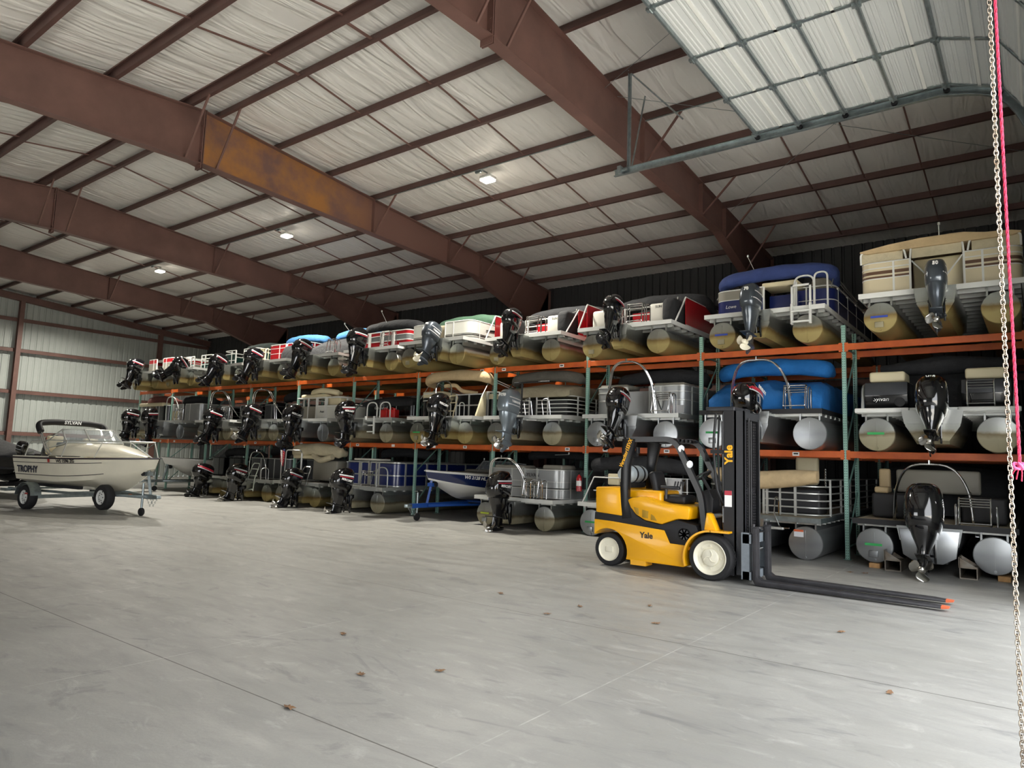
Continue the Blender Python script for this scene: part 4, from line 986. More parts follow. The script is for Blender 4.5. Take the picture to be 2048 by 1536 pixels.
b = pboat('M9', 'boat with slim arch', 'dark pontoon boat with a slim rounded tow arch left of the braced one, middle rack', -22.66, -.65, Z1, PG)
dz = hull(b, .30, 1.84, 6.4, 1, trim=WHITEP, tri=True, mid_y=.1, podx=0.95)
fence(b, dz, .6, 1.22, .9, 6, .3, [(0, 1, S_BLACK)], RAILM, (0, .4, .7, 1.0))
arch(b, .2, dz, .8, 1.15, CHROME, .15); cover(b, F_BLACK, 1.1, 2.0, 6, dz + .6, .2, .1, 51, .05)
ladder(b, .7, -.05, dz, 'up', CHROME, .4)
outboard(b, 0.95, -.45, dz - 0.42, 'merc', 22, 1.10, BLKPROP, leg=0.50)

b = pboat('M10', 'silver boat with black roll', 'silver fenced pontoon boat with a black rolled top and an upright black motor, middle rack', -26.1, -.70, Z1, PG)
dz = hull(b, .30, 1.84, 6.4, 0, trim=RAILM)
fence(b, dz, .72, 1.22, .6, 6, .1, [(0, 1, S_GREY)], WHITEP, (0, 1.0), rr=.015)
arch(b, .1, dz, .55, 1.0, RAILM, .12, False); boot(b, F_BLACK, 1.2, 1.1, dz + .95, .08, .15, .4, RAILM, None)
ladder(b, .75, -.05, dz, 'up', CHROME, .4); grab(b, .5, .05, dz)
cushion(b, -.75, -.35, .45, .75, dz + .05, dz + .45, V_CREAM, .05, 'stern_seat')
outboard(b, -0.10, -.55, dz - 0.32, 'merc', 2, 1.15, BLKPROP, '', '', steer=25, leg=0.50)

b = pboat('M11', 'dusty red topped boat', 'pontoon boat with dusty red rolled top over a cream cushion, end of the middle rack', -28.79, -.85, Z1, PG)
dz = hull(b, .30, 1.84, 6.4, 1, trim=RAILM, podx=0.95)
fence(b, dz, .7, 1.22, .7, 6, .3, [(0, 1, S_BLACK)], RAILM, (0, 1.0))
boot(b, F_PINK, 1.15, 1.0, dz + .98, .06, .17, .4, RAILM, None); cushion(b, -1.15, 1.0, .6, 1.2, dz + .7, dz + .86, V_CREAM, .05, 'sun_pad')
outboard(b, 0.95, -.45, dz - 0.35, 'merc', 16, 1.10, BLKPROP, leg=0.50)

# ---------------- on the floor
b = pboat('B1', 'black pontoon boat on wood blocks', 'black pontoon boat with a tall chrome tow arch standing on wood blocks on the floor', 1.54, -.75, 0.09, 'pontoon boats stored on the floor under the racks')
BG = 'pontoon boats stored on the floor under the racks'
dz = hull(b, .315, 1.84, 6.6, 0, tape=('green', None), trim=BLACKM, podw=.95, dk=mat('cream_deck_mat', '#a79d86', .9))
cover(b, F_BLACK, 1.15, 1.5, 6, dz + .1, .85, .1, 61, .06)
arch(b, .22, dz, .62, 1.05, CHROME, .22, True)
ladder(b, .66, -.05, dz - .03, 'up', CHROME, .46); grab(b, .38, -.02, dz, CHROME, .12, .36); grab(b, .98, -.02, dz, CHROME, .12, .36)
for s in (-1, 1):
    obj('stern_seat', MB().rbox(-1.05 if s < 0 else .42, -.42 if s < 0 else 1.1, .55, 1.2, dz + .02, dz + .48, .05), V_DARK, b)
cushion(b, -1.0, -.75, .55, .95, dz + .48, dz + .60, V_TAN, .04, 'seat_cushion'); cushion(b, -.98, -.78, .95, 1.1, dz + .5, dz + .95, V_TAN, .04, 'seat_back'); cushion(b, -.7, .7, 1.1, 1.25, dz + .5, dz + .95, V_GREY, .05, 'seat_back')
obj('transom_bracket', MB().prism([(-.46, .45), (-.40, .0), (-.2, -.12), (.2, -.12), (.40, .0), (.46, .45)], 'y', -.42, -.36, bev=.01), ALU[0], b, (0, 0, .25))
outboard(b, -0.03, -.44, dz - 0.23, 'verado', 18, 1.06, STEELP, stripes=False, leg=0.62)

b = pboat('B2', 'cream topped pontoon boat', 'pontoon boat with silver rails and a folded cream top on the floor behind the forks', -1.55, -0.75, .0, BG)
dz = hull(b, .325, 1.9, 6.6, 0, trim=GALV, dk=mat('tan_deck', '#9b927c', .9))
fence(b, dz, .72, 1.22, .55, 6, -.02, [(0, 1, S_BLACK)], RAILM, (0, .2, .4, .6, .8, 1.0), skin=False, sides=(1,), rr=.017, rc=.5)
fence(b, dz, .72, 1.22, .55, 6, .12, [(0, .97, S_BLACK)], RAILM, (0, .75, 1.0), sides=(-1,), rr=.022, rc=.2)
for x_ in (-.02, .05, .62): obj('gate_post', MB().box(x_ - .025, x_ + .025, .53, .57, dz, dz + .75), RAILM, b)
cushion(b, -.1, 1.05, .8, 1.4, dz + .02, dz + .55, V_DARK, .06, 'stern_seat')
obj('folded_top', MB().loft([[(x_, .38 + wob((x_, 0, 1), .03) + .14 * cos(q), dz + .80 - .10 * (1 - abs(x_)) + (.19 - .05 * abs(x_) ** 3) * sin(q)) for q in (2 * pi * k / 14 for k in range(14))] for x_ in [-1.15 + 2.25 * i / 16 for i in range(17)]]), F_TAN, b, smooth=70)
cushion(b, .25, .75, 1.9, 2.1, dz + .6, dz + 1.25, V_CREAM, .09, 'helm_seat'); cushion(b, -.95, -.75, 1.7, 1.85, dz + .6, dz + 1.15, V_GREY, .08, 'helm_seat')
for q in (-.12, .42):
    mb = MB(); mb.tube(fillet([(q, .1, dz), (q, .08, dz + .36), (q - .04, -.02, dz + .38), (q - .02, -.16, dz + .05), (q + .12, -.28, dz - .2), (q + .3, -.28, dz - .2)], .05, 4), .014, 8); obj('boarding_rail', mb, CHROME, b)
mb = MB().rbox(.1, .62, -.33, -.22, dz - .24, dz - .19, .015); obj('folded_step', mb, RAILM, b)
obj('warning_label', MB().box(.74, .92, -.029, -.022, .44, .58), SILV, b); obj('warning_label', MB().box(.74, .92, -.031, -.0285, .54, .58), mat('orange_decal', '#c25a34', .5), b)
mb = MB()
for q in range(7): mb.tube([(1.22 + .012 * cos(t), .5, dz + .62 + .055 * q + .025 * sin(t)) for t in (2 * pi * k / 8 for k in range(8))], .005, 5, closed=True)
obj('gate_chain', mb, CHROME, b)

b = pboat('B3', 'dark covered pontoon boat behind the forklift', 'pontoon boat with a black furled top mostly hidden behind the yellow forklift', -4.63, -.55, .0, BG)
dz = hull(b, .315, 1.9, 6.6, 0, tape=('green', None), trim=WHITEP)
fence(b, dz, .62, 1.2, .9, 6, .3, [(0, 1, S_BLACK)], RAILM, (0, .5, 1.0))
boot(b, DARKFAB, 1.25, .5, dz + .95, .05, .16, .4, RAILM, None)
mb = MB()
for z_ in (.3, .62): mb.tube([(-.95, .1, dz + z_), (-.2, .1, dz + z_)], .016, 6)
mb.tube([(-1.2, .0, dz), (-.95, .1, dz + .62)], .016, 6)
obj('stern_rail', mb, WHITEP, b)
cushion(b, -.35, -.05, .5, .9, dz + .5, dz + .75, V_GREY, .05, 'helm_seat')
mb = MB(); mb.rbox(-.6, -.3, .15, .35, dz + .45, dz + .72, .03); obj('motor_cover', mb, V_CREAM, b)

b = pboat('B4', 'silver pontoon boat with a tow arch', 'silver pontoon boat with chrome tow arch on the floor beside the fire extinguisher', -7.8, -0.7, .0, BG)
dz = hull(b, .31, 1.9, 6.6, 1, tape=('lime', None), trim=WHITEP, podw=.6)
fence(b, dz, .74, 1.22, .42, 6, .0, [(0, .28, S_GREY), (.35, .55, S_GREY), (.57, .95, S_GREY)], RAILM, (0, .30, .56, .97), rr=.018, rc=.3)
for x_ in (-.05, .02, .42): obj('gate_post', MB().box(x_ - .02, x_ + .02, .38, .42, dz, dz + .78), RAILM, b)
text('lettering', 'SYLVAN', .13, BLK_D, b, (.25, .398, dz + .60), FACE_FRONT)
cushion(b, -1.1, -.1, .5, 1.1, dz + .68, dz + .84, V_GREY, .06, 'sun_pad'); cushion(b, .5, 1.12, .5, 1.2, dz + .74, dz + .88, V_GREY, .06, 'sun_pad')
arch(b, .05, dz, .60, 1.02, CHROME, .30).location = (-.28, 0, 0); ladder(b, .55, -.05, dz, 'up', CHROME, .46); grab(b, .5, .08, dz, CHROME, .16, .48); grab(b, .92, .02, dz, CHROME, .2, .48)
light_pole(b, .3, 1.4, dz + 1.15, .02, (.45, 0))
boot(b, F_BLACK, 1.2, 2.2, dz + 1.15, .1, .13, .4, RAILM, None)
outboard(b, 0.10, -.48, dz - 0.16, 'merc', 6, 1.18, STEELP, 'MERCURY', leg=0.50)

b = pboat('B6', 'navy pontoon boat on the floor', 'navy pontoon boat with white posts and chrome ladder on the floor beside the blue trailer', -13.91, -.75, .0, BG)
dz = hull(b, .315, 1.9, 6.6, 1, trim=RAILM)
fence(b, dz, .72, 1.22, .5, 6, .02, [(0, .42, S_NAVY), (.48, .95, S_NAVY)], RAILM, (0, .45, 1.0), rr=.028, rc=.3)
for x_ in (-.5, -.05, .3): obj('fence_post', MB().box(x_ - .03, x_ + .03, .47, .5, dz, dz + .78), RAILM, b)
obj('table_top', MB().rbox(-.7, .5, .4, .9, dz + .80, dz + .86, .02), V_WHITE, b)
ladder(b, .55, -.1, dz - .02, 'up', CHROME, .46); mb = MB(); bent_rail(mb, .78, .3, dz, .5, .6, .02); obj('grab_rail', mb, RAILM, b)
boot(b, F_BLACK, 1.2, 2.0, dz + 1.05, .1, .14, .4, RAILM, None)
outboard(b, 0.17, -.50, dz - 0.32, 'merc', 14, 1.18, STEELP, 'MERCURY', leg=0.50)

b = pboat('B7', 'cream topped pontoon boat by the flag', 'pontoon boat with loosely rolled cream top and a small flag, on the floor', -16.8, -.85, .0, BG)
dz = hull(b, .31, 1.85, 6.4, 2, trim=RAILM, podx=0.57)
cushion(b, -.2, 1.1, .7, 1.3, dz + .05, dz + .75, V_GREY, .06, 'stern_seat'); cushion(b, -1.1, .2, .5, .9, dz + .78, dz + .92, V_CREAM, .06, 'sun_pad')
fence(b, dz, .7, 1.22, 1.1, 6, .3, [(0, 1, S_DGREY)], RAILM, (0, 1.0))
boot(b, F_CREAM, 1.2, .6, dz + 1.08, .1, .20, .4, RAILM, None); obj('canvas_roll', MB().tube(fillet([(.1, .5, dz + .92), (.5, .45, dz + .72), (1.1, .5, dz + .88)], .2, 5), .1, 10), F_CREAM, b, smooth=70)
mb = MB(); mb.cyl((-.02, .1, dz), (-.02, .1, dz + .96), .03, n=10); obj('tow_pole', mb, WHITEP, b)
mb = MB(); mb.tube(fillet([(-.02, .1, dz + .98), (-.1, .1, dz + 1.06), (-.9, .1, dz + 1.06), (-.95, .1, dz)], .1, 5), .02, 8); obj('grab_rail', mb, RAILM, b)
ladder(b, .5, -.12, dz - .1, 'steps', CHROME, .40)
outboard(b, 0.57, -.50, dz - 0.36, 'merc', 24, 1.10, STEELP, leg=0.50)
t = thing('flag', 'small striped flag on a staff at the stern of the cream topped pontoon boat', 'flag', (b.location.x - 1.08, b.location.y + .05, dz + .01))
obj('staff', MB().cyl((0, 0, 0), (0, 0, 1.55), .012, n=8), WHITEP, t)
mb = MB()
for i in range(13):
    a = i / 13; c = (i + 1) / 13
    sec = []
    for f in (a, c):
        wv = .04 + .10 * sin(pi * min(1, f * .75 + .25)); zc = 1.5 - .95 * f
        sec.append([(x_ * wv, .02 + .03 * sin(x_ * 5 + f * 3), zc - .08 * x_) for x_ in (-1, -.6, -.2, .2, .6, 1)])
    if f > .45 or True:
        o_ = len(mb.v)
        for k in range(5): mb.add([sec[0][k], sec[0][k + 1], sec[1][k + 1], sec[1][k]], [(0, 1, 2, 3)], 0 if i < 6 else (1 if k % 2 == 0 else 2))
fl = obj('flag_cloth', mb, [mat('flag_blue', '#3f4b78', .8), mat('flag_red', '#a33a40', .8), mat('flag_white', '#d9d3cf', .8)], t, smooth=70)
sm = fl.modifiers.new('thickness', 'SOLIDIFY'); sm.thickness = .004

b = pboat('B8', 'silver pontoon boat with the light ladder', 'silver fenced pontoon boat with a pale folding ladder and black motor, on the floor', -19.65, -.75, .0, BG)
dz = hull(b, .30, 1.85, 6.4, 2, trim=RAILM)
fence(b, dz, .72, 1.22, .6, 6, .0, [(0, 1, S_DGREY)], RAILM, (0, 1.0), rr=.018)
arch(b, .2, dz, .55, .98, CHROME, .1, False); ladder(b, .25, -.12, dz - .05, 'steps', mat('pale_green_grey', '#a9b0a4', .5), .42); grab(b, .72, .02, dz, RAILM, .3, .42)
boot(b, DARKFAB, 1.2, 1.5, dz + 1.05, .1, .17, .4, RAILM, None)
outboard(b, 0.12, -.50, dz - 0.30, 'merc', 20, 1.12, STEELP, 'MERCURY', leg=0.50)

b = pboat('B9', 'black pontoon boat at the far end', 'black pontoon boat with red and white marks on its motor cowling, on the floor', -22.66, -.60, .0, BG)
dz = hull(b, .30, 1.85, 6.4, 2, trim=RAILM, podx=0.56)
fence(b, dz, .66, 1.22, .6, 6, .2, [(0, 1, S_BLACK)], BLACKM, (0, 1.0), rr=.014)
boot(b, DARKFAB, 1.2, 1.2, dz + .92, .1, .15, .4, RAILM, None)
outboard(b, 0.56, -.50, dz - 0.31, 'evin', 22, 1.05, BLKPROP, '', '', leg=0.50)

# ---------------- dunnage under the floor boat
STEEL = mat('weathered_steel', '#8d8a83', .5, .6, noise_amt=.5, nscale=6, col2='#6b5a48')
WOOD = mat('pine_block', '#b98f5e', .8, noise_amt=.3, nscale=12, stretch=(1, 6, 1))
for x_, l_ in ((.62, 'short pine block under the left tube of the black pontoon boat'), (2.58, 'short pine block under the right tube of the black pontoon boat')):
    tag(obj('wood_block', MB().rbox(-.09, .09, -.10, .5, 0, .085, .006), WOOD, None, (x_, -.72, 0)), l_, 'wood block', 'pine blocks under the boat')
for x_, l_ in ((.98, 'rusty box steel cradle between the left tube and the motor of the black pontoon boat'), (2.12, 'rusty box steel cradle between the motor and the right tube of the black pontoon boat')):
    t = thing('steel_cradle', l_, 'steel support', (x_, -1.0, 0), 0, 'steel cradles on the floor')
    mb = MB()
    for a, c in ((0, .02), (.18, .2)): mb.box(-.16, .10, 0, 2.2, a, c)
    for a in (-.16, .085): mb.box(a, a + .015, 0, 2.2, .02, .18)
    obj('box_beam', mb, STEEL, t)
    obj('gusset', MB().prism([(-.16, .2), (-.16, .36), (.10, .2)], 'y', .0, .02).prism([(-.16, .2), (-.16, .36), (.10, .2)], 'y', .4, .42).box(-.17, -.15, 0, .5, .18, .36), STEEL, t)

# ================================================================== racks
def teal_mat():
    m = bpy.data.materials.new('teal_perforated_upright'); m.use_nodes = True; t = NT(m); p = t.n['Principled BSDF']; p.inputs['Roughness'].default_value = .45
    tc = t.new('ShaderNodeTexCoord'); sx = t.new('ShaderNodeSeparateXYZ'); t.link(tc.outputs['Object'], sx.inputs[0])
    def op(o, a, b=None, c=None):
        n = t.new('ShaderNodeMath', operation=o)
        for i, v in enumerate((a, b, c)):
            if v is None: continue
            if isinstance(v, (int, float)): n.inputs[i].default_value = v
            else: t.link(v, n.inputs[i])
        return n.outputs[0]
    fz = op('PINGPONG', sx.outputs[2], .0254); ax = op('ABSOLUTE', op('SUBTRACT', op('ABSOLUTE', sx.outputs[0]), .018))
    d = op('SQRT', op('ADD', op('POWER', op('SUBTRACT', .0254, fz), 2.0), op('POWER', ax, 2.0)))
    h = op('LESS_THAN', d, .0078)
    mx = t.new('ShaderNodeMix', data_type='RGBA'); t.link(h, mx.inputs['Factor']); mx.inputs['A'].default_value = lin('#8fb7aa'); mx.inputs['B'].default_value = lin('#10181a')
    t.link(mx.outputs['Result'], p.inputs['Base Color'])
    return m
TEAL = teal_mat(); TEALP = mat('teal_brace', '#5f8078', .5)
ROWS = (0.0, 1.07, 3.7, 4.77); NB = 10; BW = 3.05
TOPK = ['T2', 'T3', 'T4', 'T5', 'T6', 'T7', 'T8', 'T9', 'T10', 'T11']; MIDK = ['M2', 'M3', 'M4', 'M5', 'M6', 'M7', 'M8', 'M9', 'M10', 'M11']
def upright(x, y, label, htop=4.62):
    t = thing('rack_upright_frame', label, 'rack frame', (x, y + .04, 0), 0, 'teal perforated rack upright frames')
    post = mm('post%.2f' % htop, lambda: MB().add([(a, b, z) for z in (0, htop) for a, b in ((-.038, .03), (-.038, -.04), (.038, -.04), (.038, .03), (.020, .03), (.020, -.022), (-.020, -.022), (-.020, .03))], [(i, (i + 1) % 8, (i + 1) % 8 + 8, i + 8) for i in range(8)] + [(0, 1, 2, 3, 4, 5, 6, 7), (15, 14, 13, 12, 11, 10, 9, 8)]).mesh('post', TEAL, 20))
    obj('post', post, None, t); o = obj('post', post, None, t, (0, 1.07, 0)); o.rotation_euler = (0, 0, pi); o.location = (0, 1.05, 0)
    def br():
        mb = MB()
        for a, b in ((.25, .25), (.3, 1.3), (1.3, 2.1), (2.1, 2.1), (2.2, 3.2), (3.2, 4.2), (4.3, 4.3)): mb.tube([(0, .02, a), (0, 1.03, b)], .02, 4)
        return mb.mesh('brace', TEALP)
    obj('brace', mm('brace', br), None, t)
    fp = mm('foot', lambda: MB().box(-.07, .07, -.08, .07, 0, .01).mesh('foot_plate', TEALP))
    obj('foot_plate', fp, None, t); obj('foot_plate', fp, None, t, (0, 1.05, 0))
def nm(k): return BOATS[k]
for k in range(NB + 1):
    x = -BW * k
    if k == 0: lb = 'front teal rack upright between the blue covered boat and the black boat with tan seats'
    elif k == NB: lb = 'front teal rack upright at the far end of the rack, beyond all the boats'
    else: lb = 'front teal rack upright between %s and %s' % (nm(TOPK[k - 1]), nm(TOPK[k]))
    upright(x, 0, lb, 4.75 if k in (0, 1, 2) else 4.36)
    upright(x, 3.7, lb.replace('front', 'rear'), 4.36)
    if k == 0:
        upright(BW, 0, 'front teal rack upright by the doorway, past the cream pontoon boat', 4.5)
def beam(k, z, row, label, stickers):
    x1 = -BW * k - .04; x0 = x1 - BW + .08
    if k == -1: x0, x1 = .04, BW - .04
    y = ROWS[row]; f = -1 if row % 2 == 0 else 1
    ya, yb = (y - .005, y + .045) if row % 2 == 0 else (y + .045, y + .095)
    t = obj('rack_beam', MB().rbox(x0, x1, ya, yb, z - .135, z, .006, seg=1), ORANGE); tag(t, label, 'rack beam', 'orange beams of the boat racks')
    mb = MB(); ye = ya - .006 if row % 2 == 0 else yb
    for xe in (x0 - .02, x1 - .05): mb.box(xe, xe + .07, ye, ye + .006, z - .17, z + .02)
    obj('end_plate', mb, ORANGE, t)
    for q in stickers:
        s = obj('location_sticker', MB().rbox(q - .07, q + .07, ya - .0065, ya - .0005, z - .115, z - .035, .002, seg=1), WHT, t)
        c = obj('printed_code', MB().box(q - .045, q + .045, ya - .0075, ya - .006, z - .085, z - .055), BLK_D, s) if random.random() < .6 else None
rn = ['front', 'second', 'third', 'rearmost']
for k in range(-1, NB):
    for keys, z, lv in ((['T1'] + TOPK, Z2 - .004, 'upper'), (['M1'] + MIDK, Z1 - .004, 'middle')):
        for row in range(4):
            lb = 'orange %s rack beam under the %s' % (rn[row], nm(keys[k + 1]))
            st = []
            if row == 0 and k >= 0:
                x0 = -BW * (k + 1)
                st = [x0 + .3 + .5 * random.random(), x0 + 2.0 + .6 * random.random()] if (lv == 'middle' or k in (3, 2)) else []
            beam(k, z, row, lb, st)

# fire extinguisher strapped to an upright
t = thing('fire_extinguisher', 'red fire extinguisher with white label strapped to a teal rack upright', 'fire extinguisher', (-6.195, -.135, 1.02))
REDG = mat('extinguisher_red', '#b3141c', .25, coat=.5)
obj('cylinder', MB().lathe([(.06, 0), (.075, .01), (.075, .33), (.06, .38), (.03, .405), (.025, .42)], (0, 0, 0), (0, 0, 1), 24), REDG, t, smooth=45)
obj('valve_head', MB().cyl((0, 0, .42), (0, 0, .46), .02, n=10).box(-.015, .015, -.08, .03, .46, .472).box(-.012, .012, -.075, .02, .44, .45), BLACKM, t)
obj('hose', MB().tube(fillet([(.01, .0, .445), (.08, 0, .44), (.085, 0, .2), (.082, 0, .1)], .05, 4), .012, 8), BLACKM, t)
obj('paper_label', MB().loft([[(sin(a) * r, -cos(a) * r, z) for r, z in ((.0756, .14), (.0775, .14), (.0775, .27), (.0756, .27))] for a in [-1.3 + 2.6 * k / 14 for k in range(15)]]), WHT, t)
obj('strap_bracket', MB().box(-.03, .12, .07, .1345, .05, .35), BLACKM, t)

# ================================================================== forklift
FK = thing('forklift', 'yellow and black forklift parked in front of the racks with its forks on the floor', 'forklift', (-1.95, -3.97, 0))
def fk(name, mb, m, parent=None, smooth=35):
    o = obj(name, mb, m, parent or FK, None if parent else (1.95, 3.97, 0), smooth=smooth)
    return o
YN, YF_ = -4.52, -3.42
GREYB = mat('blue_grey_steel', '#7d858c', .45, .2, noise_amt=.2, nscale=10); DKG = mat('mast_dark_grey', '#2c2d31', .42, .2); FORKM = mat('fork_dark_steel', '#3b3a3d', .5, .3, noise_amt=.4, nscale=6)
# chassis with the rear wheel arch cut in
cx, cz, rr_ = -2.905, .27, .375
arc = [(cx + rr_ * cos(a), cz + rr_ * sin(a)) for a in [R_(-18 + 196 * k / 16) for k in range(17)]]
chassis = [(-2.86, .775), (-1.85, .70), (-1.75, .50), (-1.47, .49), (-1.45, .18), (-1.51, .145), (-2.53, .16)] + arc[0:] 
arc = [p for p in arc if p[0] > -3.165]
poly = [(-3.175, .785), (-2.86, .775), (-1.85, .70), (-1.75, .50), (-1.47, .49), (-1.45, .18), (-1.51, .145), (-2.53, .155)] + arc + [(-3.175, .52)]
body = fk('chassis', MB().prism(poly, 'y', YN, YF_, bev=.012), YELLOW)
fk('counterweight', MB().prism([(-3.16, 1.35), (-2.67, 1.36), (-2.655, 1.1), (-2.62, .87), (-3.15, .905)], 'y', YN - .01, YF_ + .01, bev=.035), YELLOW)
fk('engine_hood', MB().rbox(-2.66, -2.0, -4.32, -3.55, .85, 1.33, .05), YELLOW)
fk('black_side_panel', MB().prism([(-3.17, .91), (-2.62, .88), (-2.60, 1.15), (-2.50, 1.20), (-2.48, 1.05), (-2.38, .92), (-2.22, .83), (-1.92, .785), (-1.80, .82), (-1.64, .885), (-1.31, .82), (-1.27, .73), (-1.47, .48), (-1.76, .49), (-1.86, .69), (-2.86, .765), (-3.178, .775)], 'y', YN + .008, YF_ - .008, bev=.006), BLACKM)
hood = fk('side_cover', MB().prism([(-2.53, 1.16), (-2.44, 1.205), (-2.30, 1.225), (-2.16, 1.21), (-1.92, 1.145), (-1.86, 1.13), (-1.45, 1.12), (-1.40, 1.08), (-1.42, .90), (-1.62, .90), (-1.90, .79), (-2.20, .835), (-2.37, .92), (-2.47, 1.03)], 'y', YN - .015, YF_ + .015, bev=.03), YELLOW)
DKY = mat('dark_yellow_mesh', '#a5801c', .6)
for q in ([(-2.40, 1.045), (-2.31, 1.03), (-2.30, .92), (-2.35, .93)], [(-2.24, 1.01), (-2.13, .99), (-2.13, .87), (-2.24, .885)], [(-2.08, .95), (-2.02, .92), (-1.97, .845), (-2.08, .855)]):
    fk('vent_opening', MB().prism(q, 'y', YN - .022, YN - .014, bev=.002), DKY)
mb = MB()
for k in range(8):
    a = 2 * pi * k / 8; mb.prism([(-1.50 + .03 * cos(a), .66 + .03 * sin(a)), (-1.50 + .085 * cos(a - .3), .66 + .085 * sin(a - .3)), (-1.50 + .085 * cos(a + .2), .66 + .085 * sin(a + .2))], 'y', YN - .012, YN + .005)
mb.lathe([(.105, 0), (.105, .012), (.09, .016), (.09, 0)], (-1.50, YN + .008, .66), (0, -1, 0), 28)
fk('fan_grille', mb, BLACKG)
fk('step_plate', MB().box(-2.46, -2.18, YN + .0, YN + .25, .08, .16).box(-1.44, -1.15, YN + .02, YF_ - .02, .42, .47), YELLOW)
fk('floor_plate', MB().box(-1.66, -1.0, YN + .1, YF_ - .1, .60, .66), BLACKM)
fk('axle', MB().box(-1.45, -.72, -4.35, -3.6, .22, .50).cyl((-2.905, -4.4, .26), (-2.905, -3.55, .26), .08), BLACKM)
# fenders
def band(cx, cz, r, a0, a1, y0, y1, th, n=14):
    return [[(cx + rad * cos(a), y, cz + rad * sin(a)) for rad, y in ((r, y0), (r, y1), (r + th, y1), (r + th, y0))] for a in [R_(a0 + (a1 - a0) * k / n) for k in range(n + 1)]]
for ya, yb_ in ((-4.62, -4.28), (-3.66, -3.32)):
    mb = MB(); mb.loft(band(-1.04, .33, .415, 200, 88, ya, yb_, .03)); mb.box(-1.04, -.74, ya, yb_, .745, .775)
    mb.prism([(-1.15, .77), (-1.11, 1.04), (-1.06, 1.02), (-.95, .77)], 'y', ya + .05, yb_ - .1, bev=.008)
    fk('fender', mb, YELLOW)
# wheels
def wheel(x, y, r, w, rim, side, front):
    mb = MB(); prof = [(rim, 0), (r * .93, 0), (r * .985, w * .08), (r, w * .2), (r, w * .8), (r * .985, w * .92), (r * .93, w), (rim, w)]
    d = Vector((0, -side, 0)); o_ = Vector((x, y, r))
    mb.lathe(prof + [prof[0]], o_, d * -1, 40, cap=(0, 0))
    if front:
        for k in range(26):
            a = 2 * pi * k / 26
            for s in (0, 1):
                T = Matrix.Translation(o_ + d * -1 * (w * (.27 + .46 * s))) @ Matrix.Rotation(a + s * .12, 4, 'Y') @ Matrix.Rotation(.35 * (1 if s else -1), 4, 'X')
                mb.box(-.028, .028, -w * .22, w * .22, r * .985, r * 1.018, T=T)
    t = fk('tyre', mb, RUBBER, smooth=30)
    m2 = MB()
    if front:
        m2.lathe([(rim, -.004), (rim * .98, -.012), (rim * .92, .0), (rim * .80, .045), (rim * .52, .06), (rim * .50, .025), (rim * .44, .015), (.01, .012)], o_, d * -1, 44, cap=(0, 1))
        for k in range(8): a = 2 * pi * k / 8; p = o_ + Vector((rim * .66 * cos(a), 0, rim * .66 * sin(a))); m2.cyl(p + d * -.06, p + d * -.035, .016, n=8)
        for k in range(3):
            a = 2 * pi * k / 3 + .4
            pts = [o_ + d * -.008 + Vector((rim * q * .42 * cos(a + 1.1 * q), 0, rim * q * .42 * sin(a + 1.1 * q))) for q in [i / 8 for i in range(9)]]
            m2.tube(pts, .006, 6)
    else:
        m2.lathe([(rim, -.004), (rim * .98, -.010), (rim * .93, .0), (rim * .90, .02), (rim * .5, .028), (.01, .03)], o_, d * -1, 44, cap=(0, 1))
        m2.lathe([(.06, .0), (.055, -.02), (.02, -.028), (.005, -.03)], o_ + d * -.03, d, 16)
        m2.rbox(-.07, .07, -.02, .02, -.05, .05, .01, T=Matrix.Translation(o_ + d * -.03))
    obj('wheel_rim', m2, CREAM, t, smooth=40)
wheel(-1.04, -4.62, .355, .32, .265, 1, True); wheel(-1.04, -3.30, .355, .32, .265, -1, True)
wheel(-2.905, -4.47, .285, .24, .20, 1, False); wheel(-2.905, -3.45, .285, .24, .20, -1, False)
# overhead guard
GU = MB()
def sq(mb, pts, r, fl=None, n=5, rd=.07): mb.tube(fillet(pts, rd, n), r, 4, flat=fl)
for y in (YN + .06, YF_ - .06):
    GU = MB()
    GU.prism([(-2.40, 2.20), (-2.655, 2.20), (-2.665, 1.80), (-2.68, 1.30), (-2.64, .82), (-2.44, .86), (-2.53, 1.2), (-2.52, 1.72)], 'y', y - .055, y + .055, bev=.012)
    fk('guard_rear_leg', GU, BLACKS)
    GU = MB(); sq(GU, [(-2.52, y, 2.19), (-1.78, y, 2.20), (-1.64, y, 2.10), (-1.24, y, 1.30), (-1.17, y, .74)], .062, None, 5, .12)
    fk('guard_front_leg', GU, BLACKS)
GU = MB()
for y in [YN + .2 + k * .17 for k in range(5)]: GU.box(-2.45, -1.74, y - .03, y + .03, 2.17, 2.215)
for x in (-2.45, -1.78): GU.box(x - .04, x + .04, YN + .06, YF_ - .06, 2.16, 2.225)
fk('guard_roof', GU, BLACKS)
# seat, steering, controls
fk('seat', MB().rbox(-2.12, -1.62, -4.22, -3.72, 1.12, 1.27, .05), BLACKM, smooth=60)
T = Matrix.Translation((-2.16, 0, 1.22)) @ Matrix.Rotation(R_(-14), 4, 'Y')
fk('seat_back', MB().rbox(-.06, .06, -4.18, -3.76, 0, .44, .05, T=T), BLACKM, smooth=60)
mb = MB().rbox(-2.05, -1.70, -4.27, -4.20, 1.36, 1.42, .02)
for k in range(4): mb.cyl((-1.80 + .05 * k, -4.235, 1.42), (-1.78 + .05 * k, -4.235, 1.50), .014, n=8)
mb.cyl((-1.95, -4.235, 1.2), (-1.95, -4.235, 1.37), .025, n=8)
fk('armrest', mb, DKG)
mb = MB().prism([(-1.40, .66), (-1.15, .66), (-1.12, 1.25), (-1.20, 1.40), (-1.33, 1.36)], 'y', -4.25, -3.7, bev=.03); fk('dash_column', mb, BLACKM)
mb = MB(); T = Matrix.Translation((-1.42, -4.0, 1.60)) @ Matrix.Rotation(R_(-32), 4, 'Y')
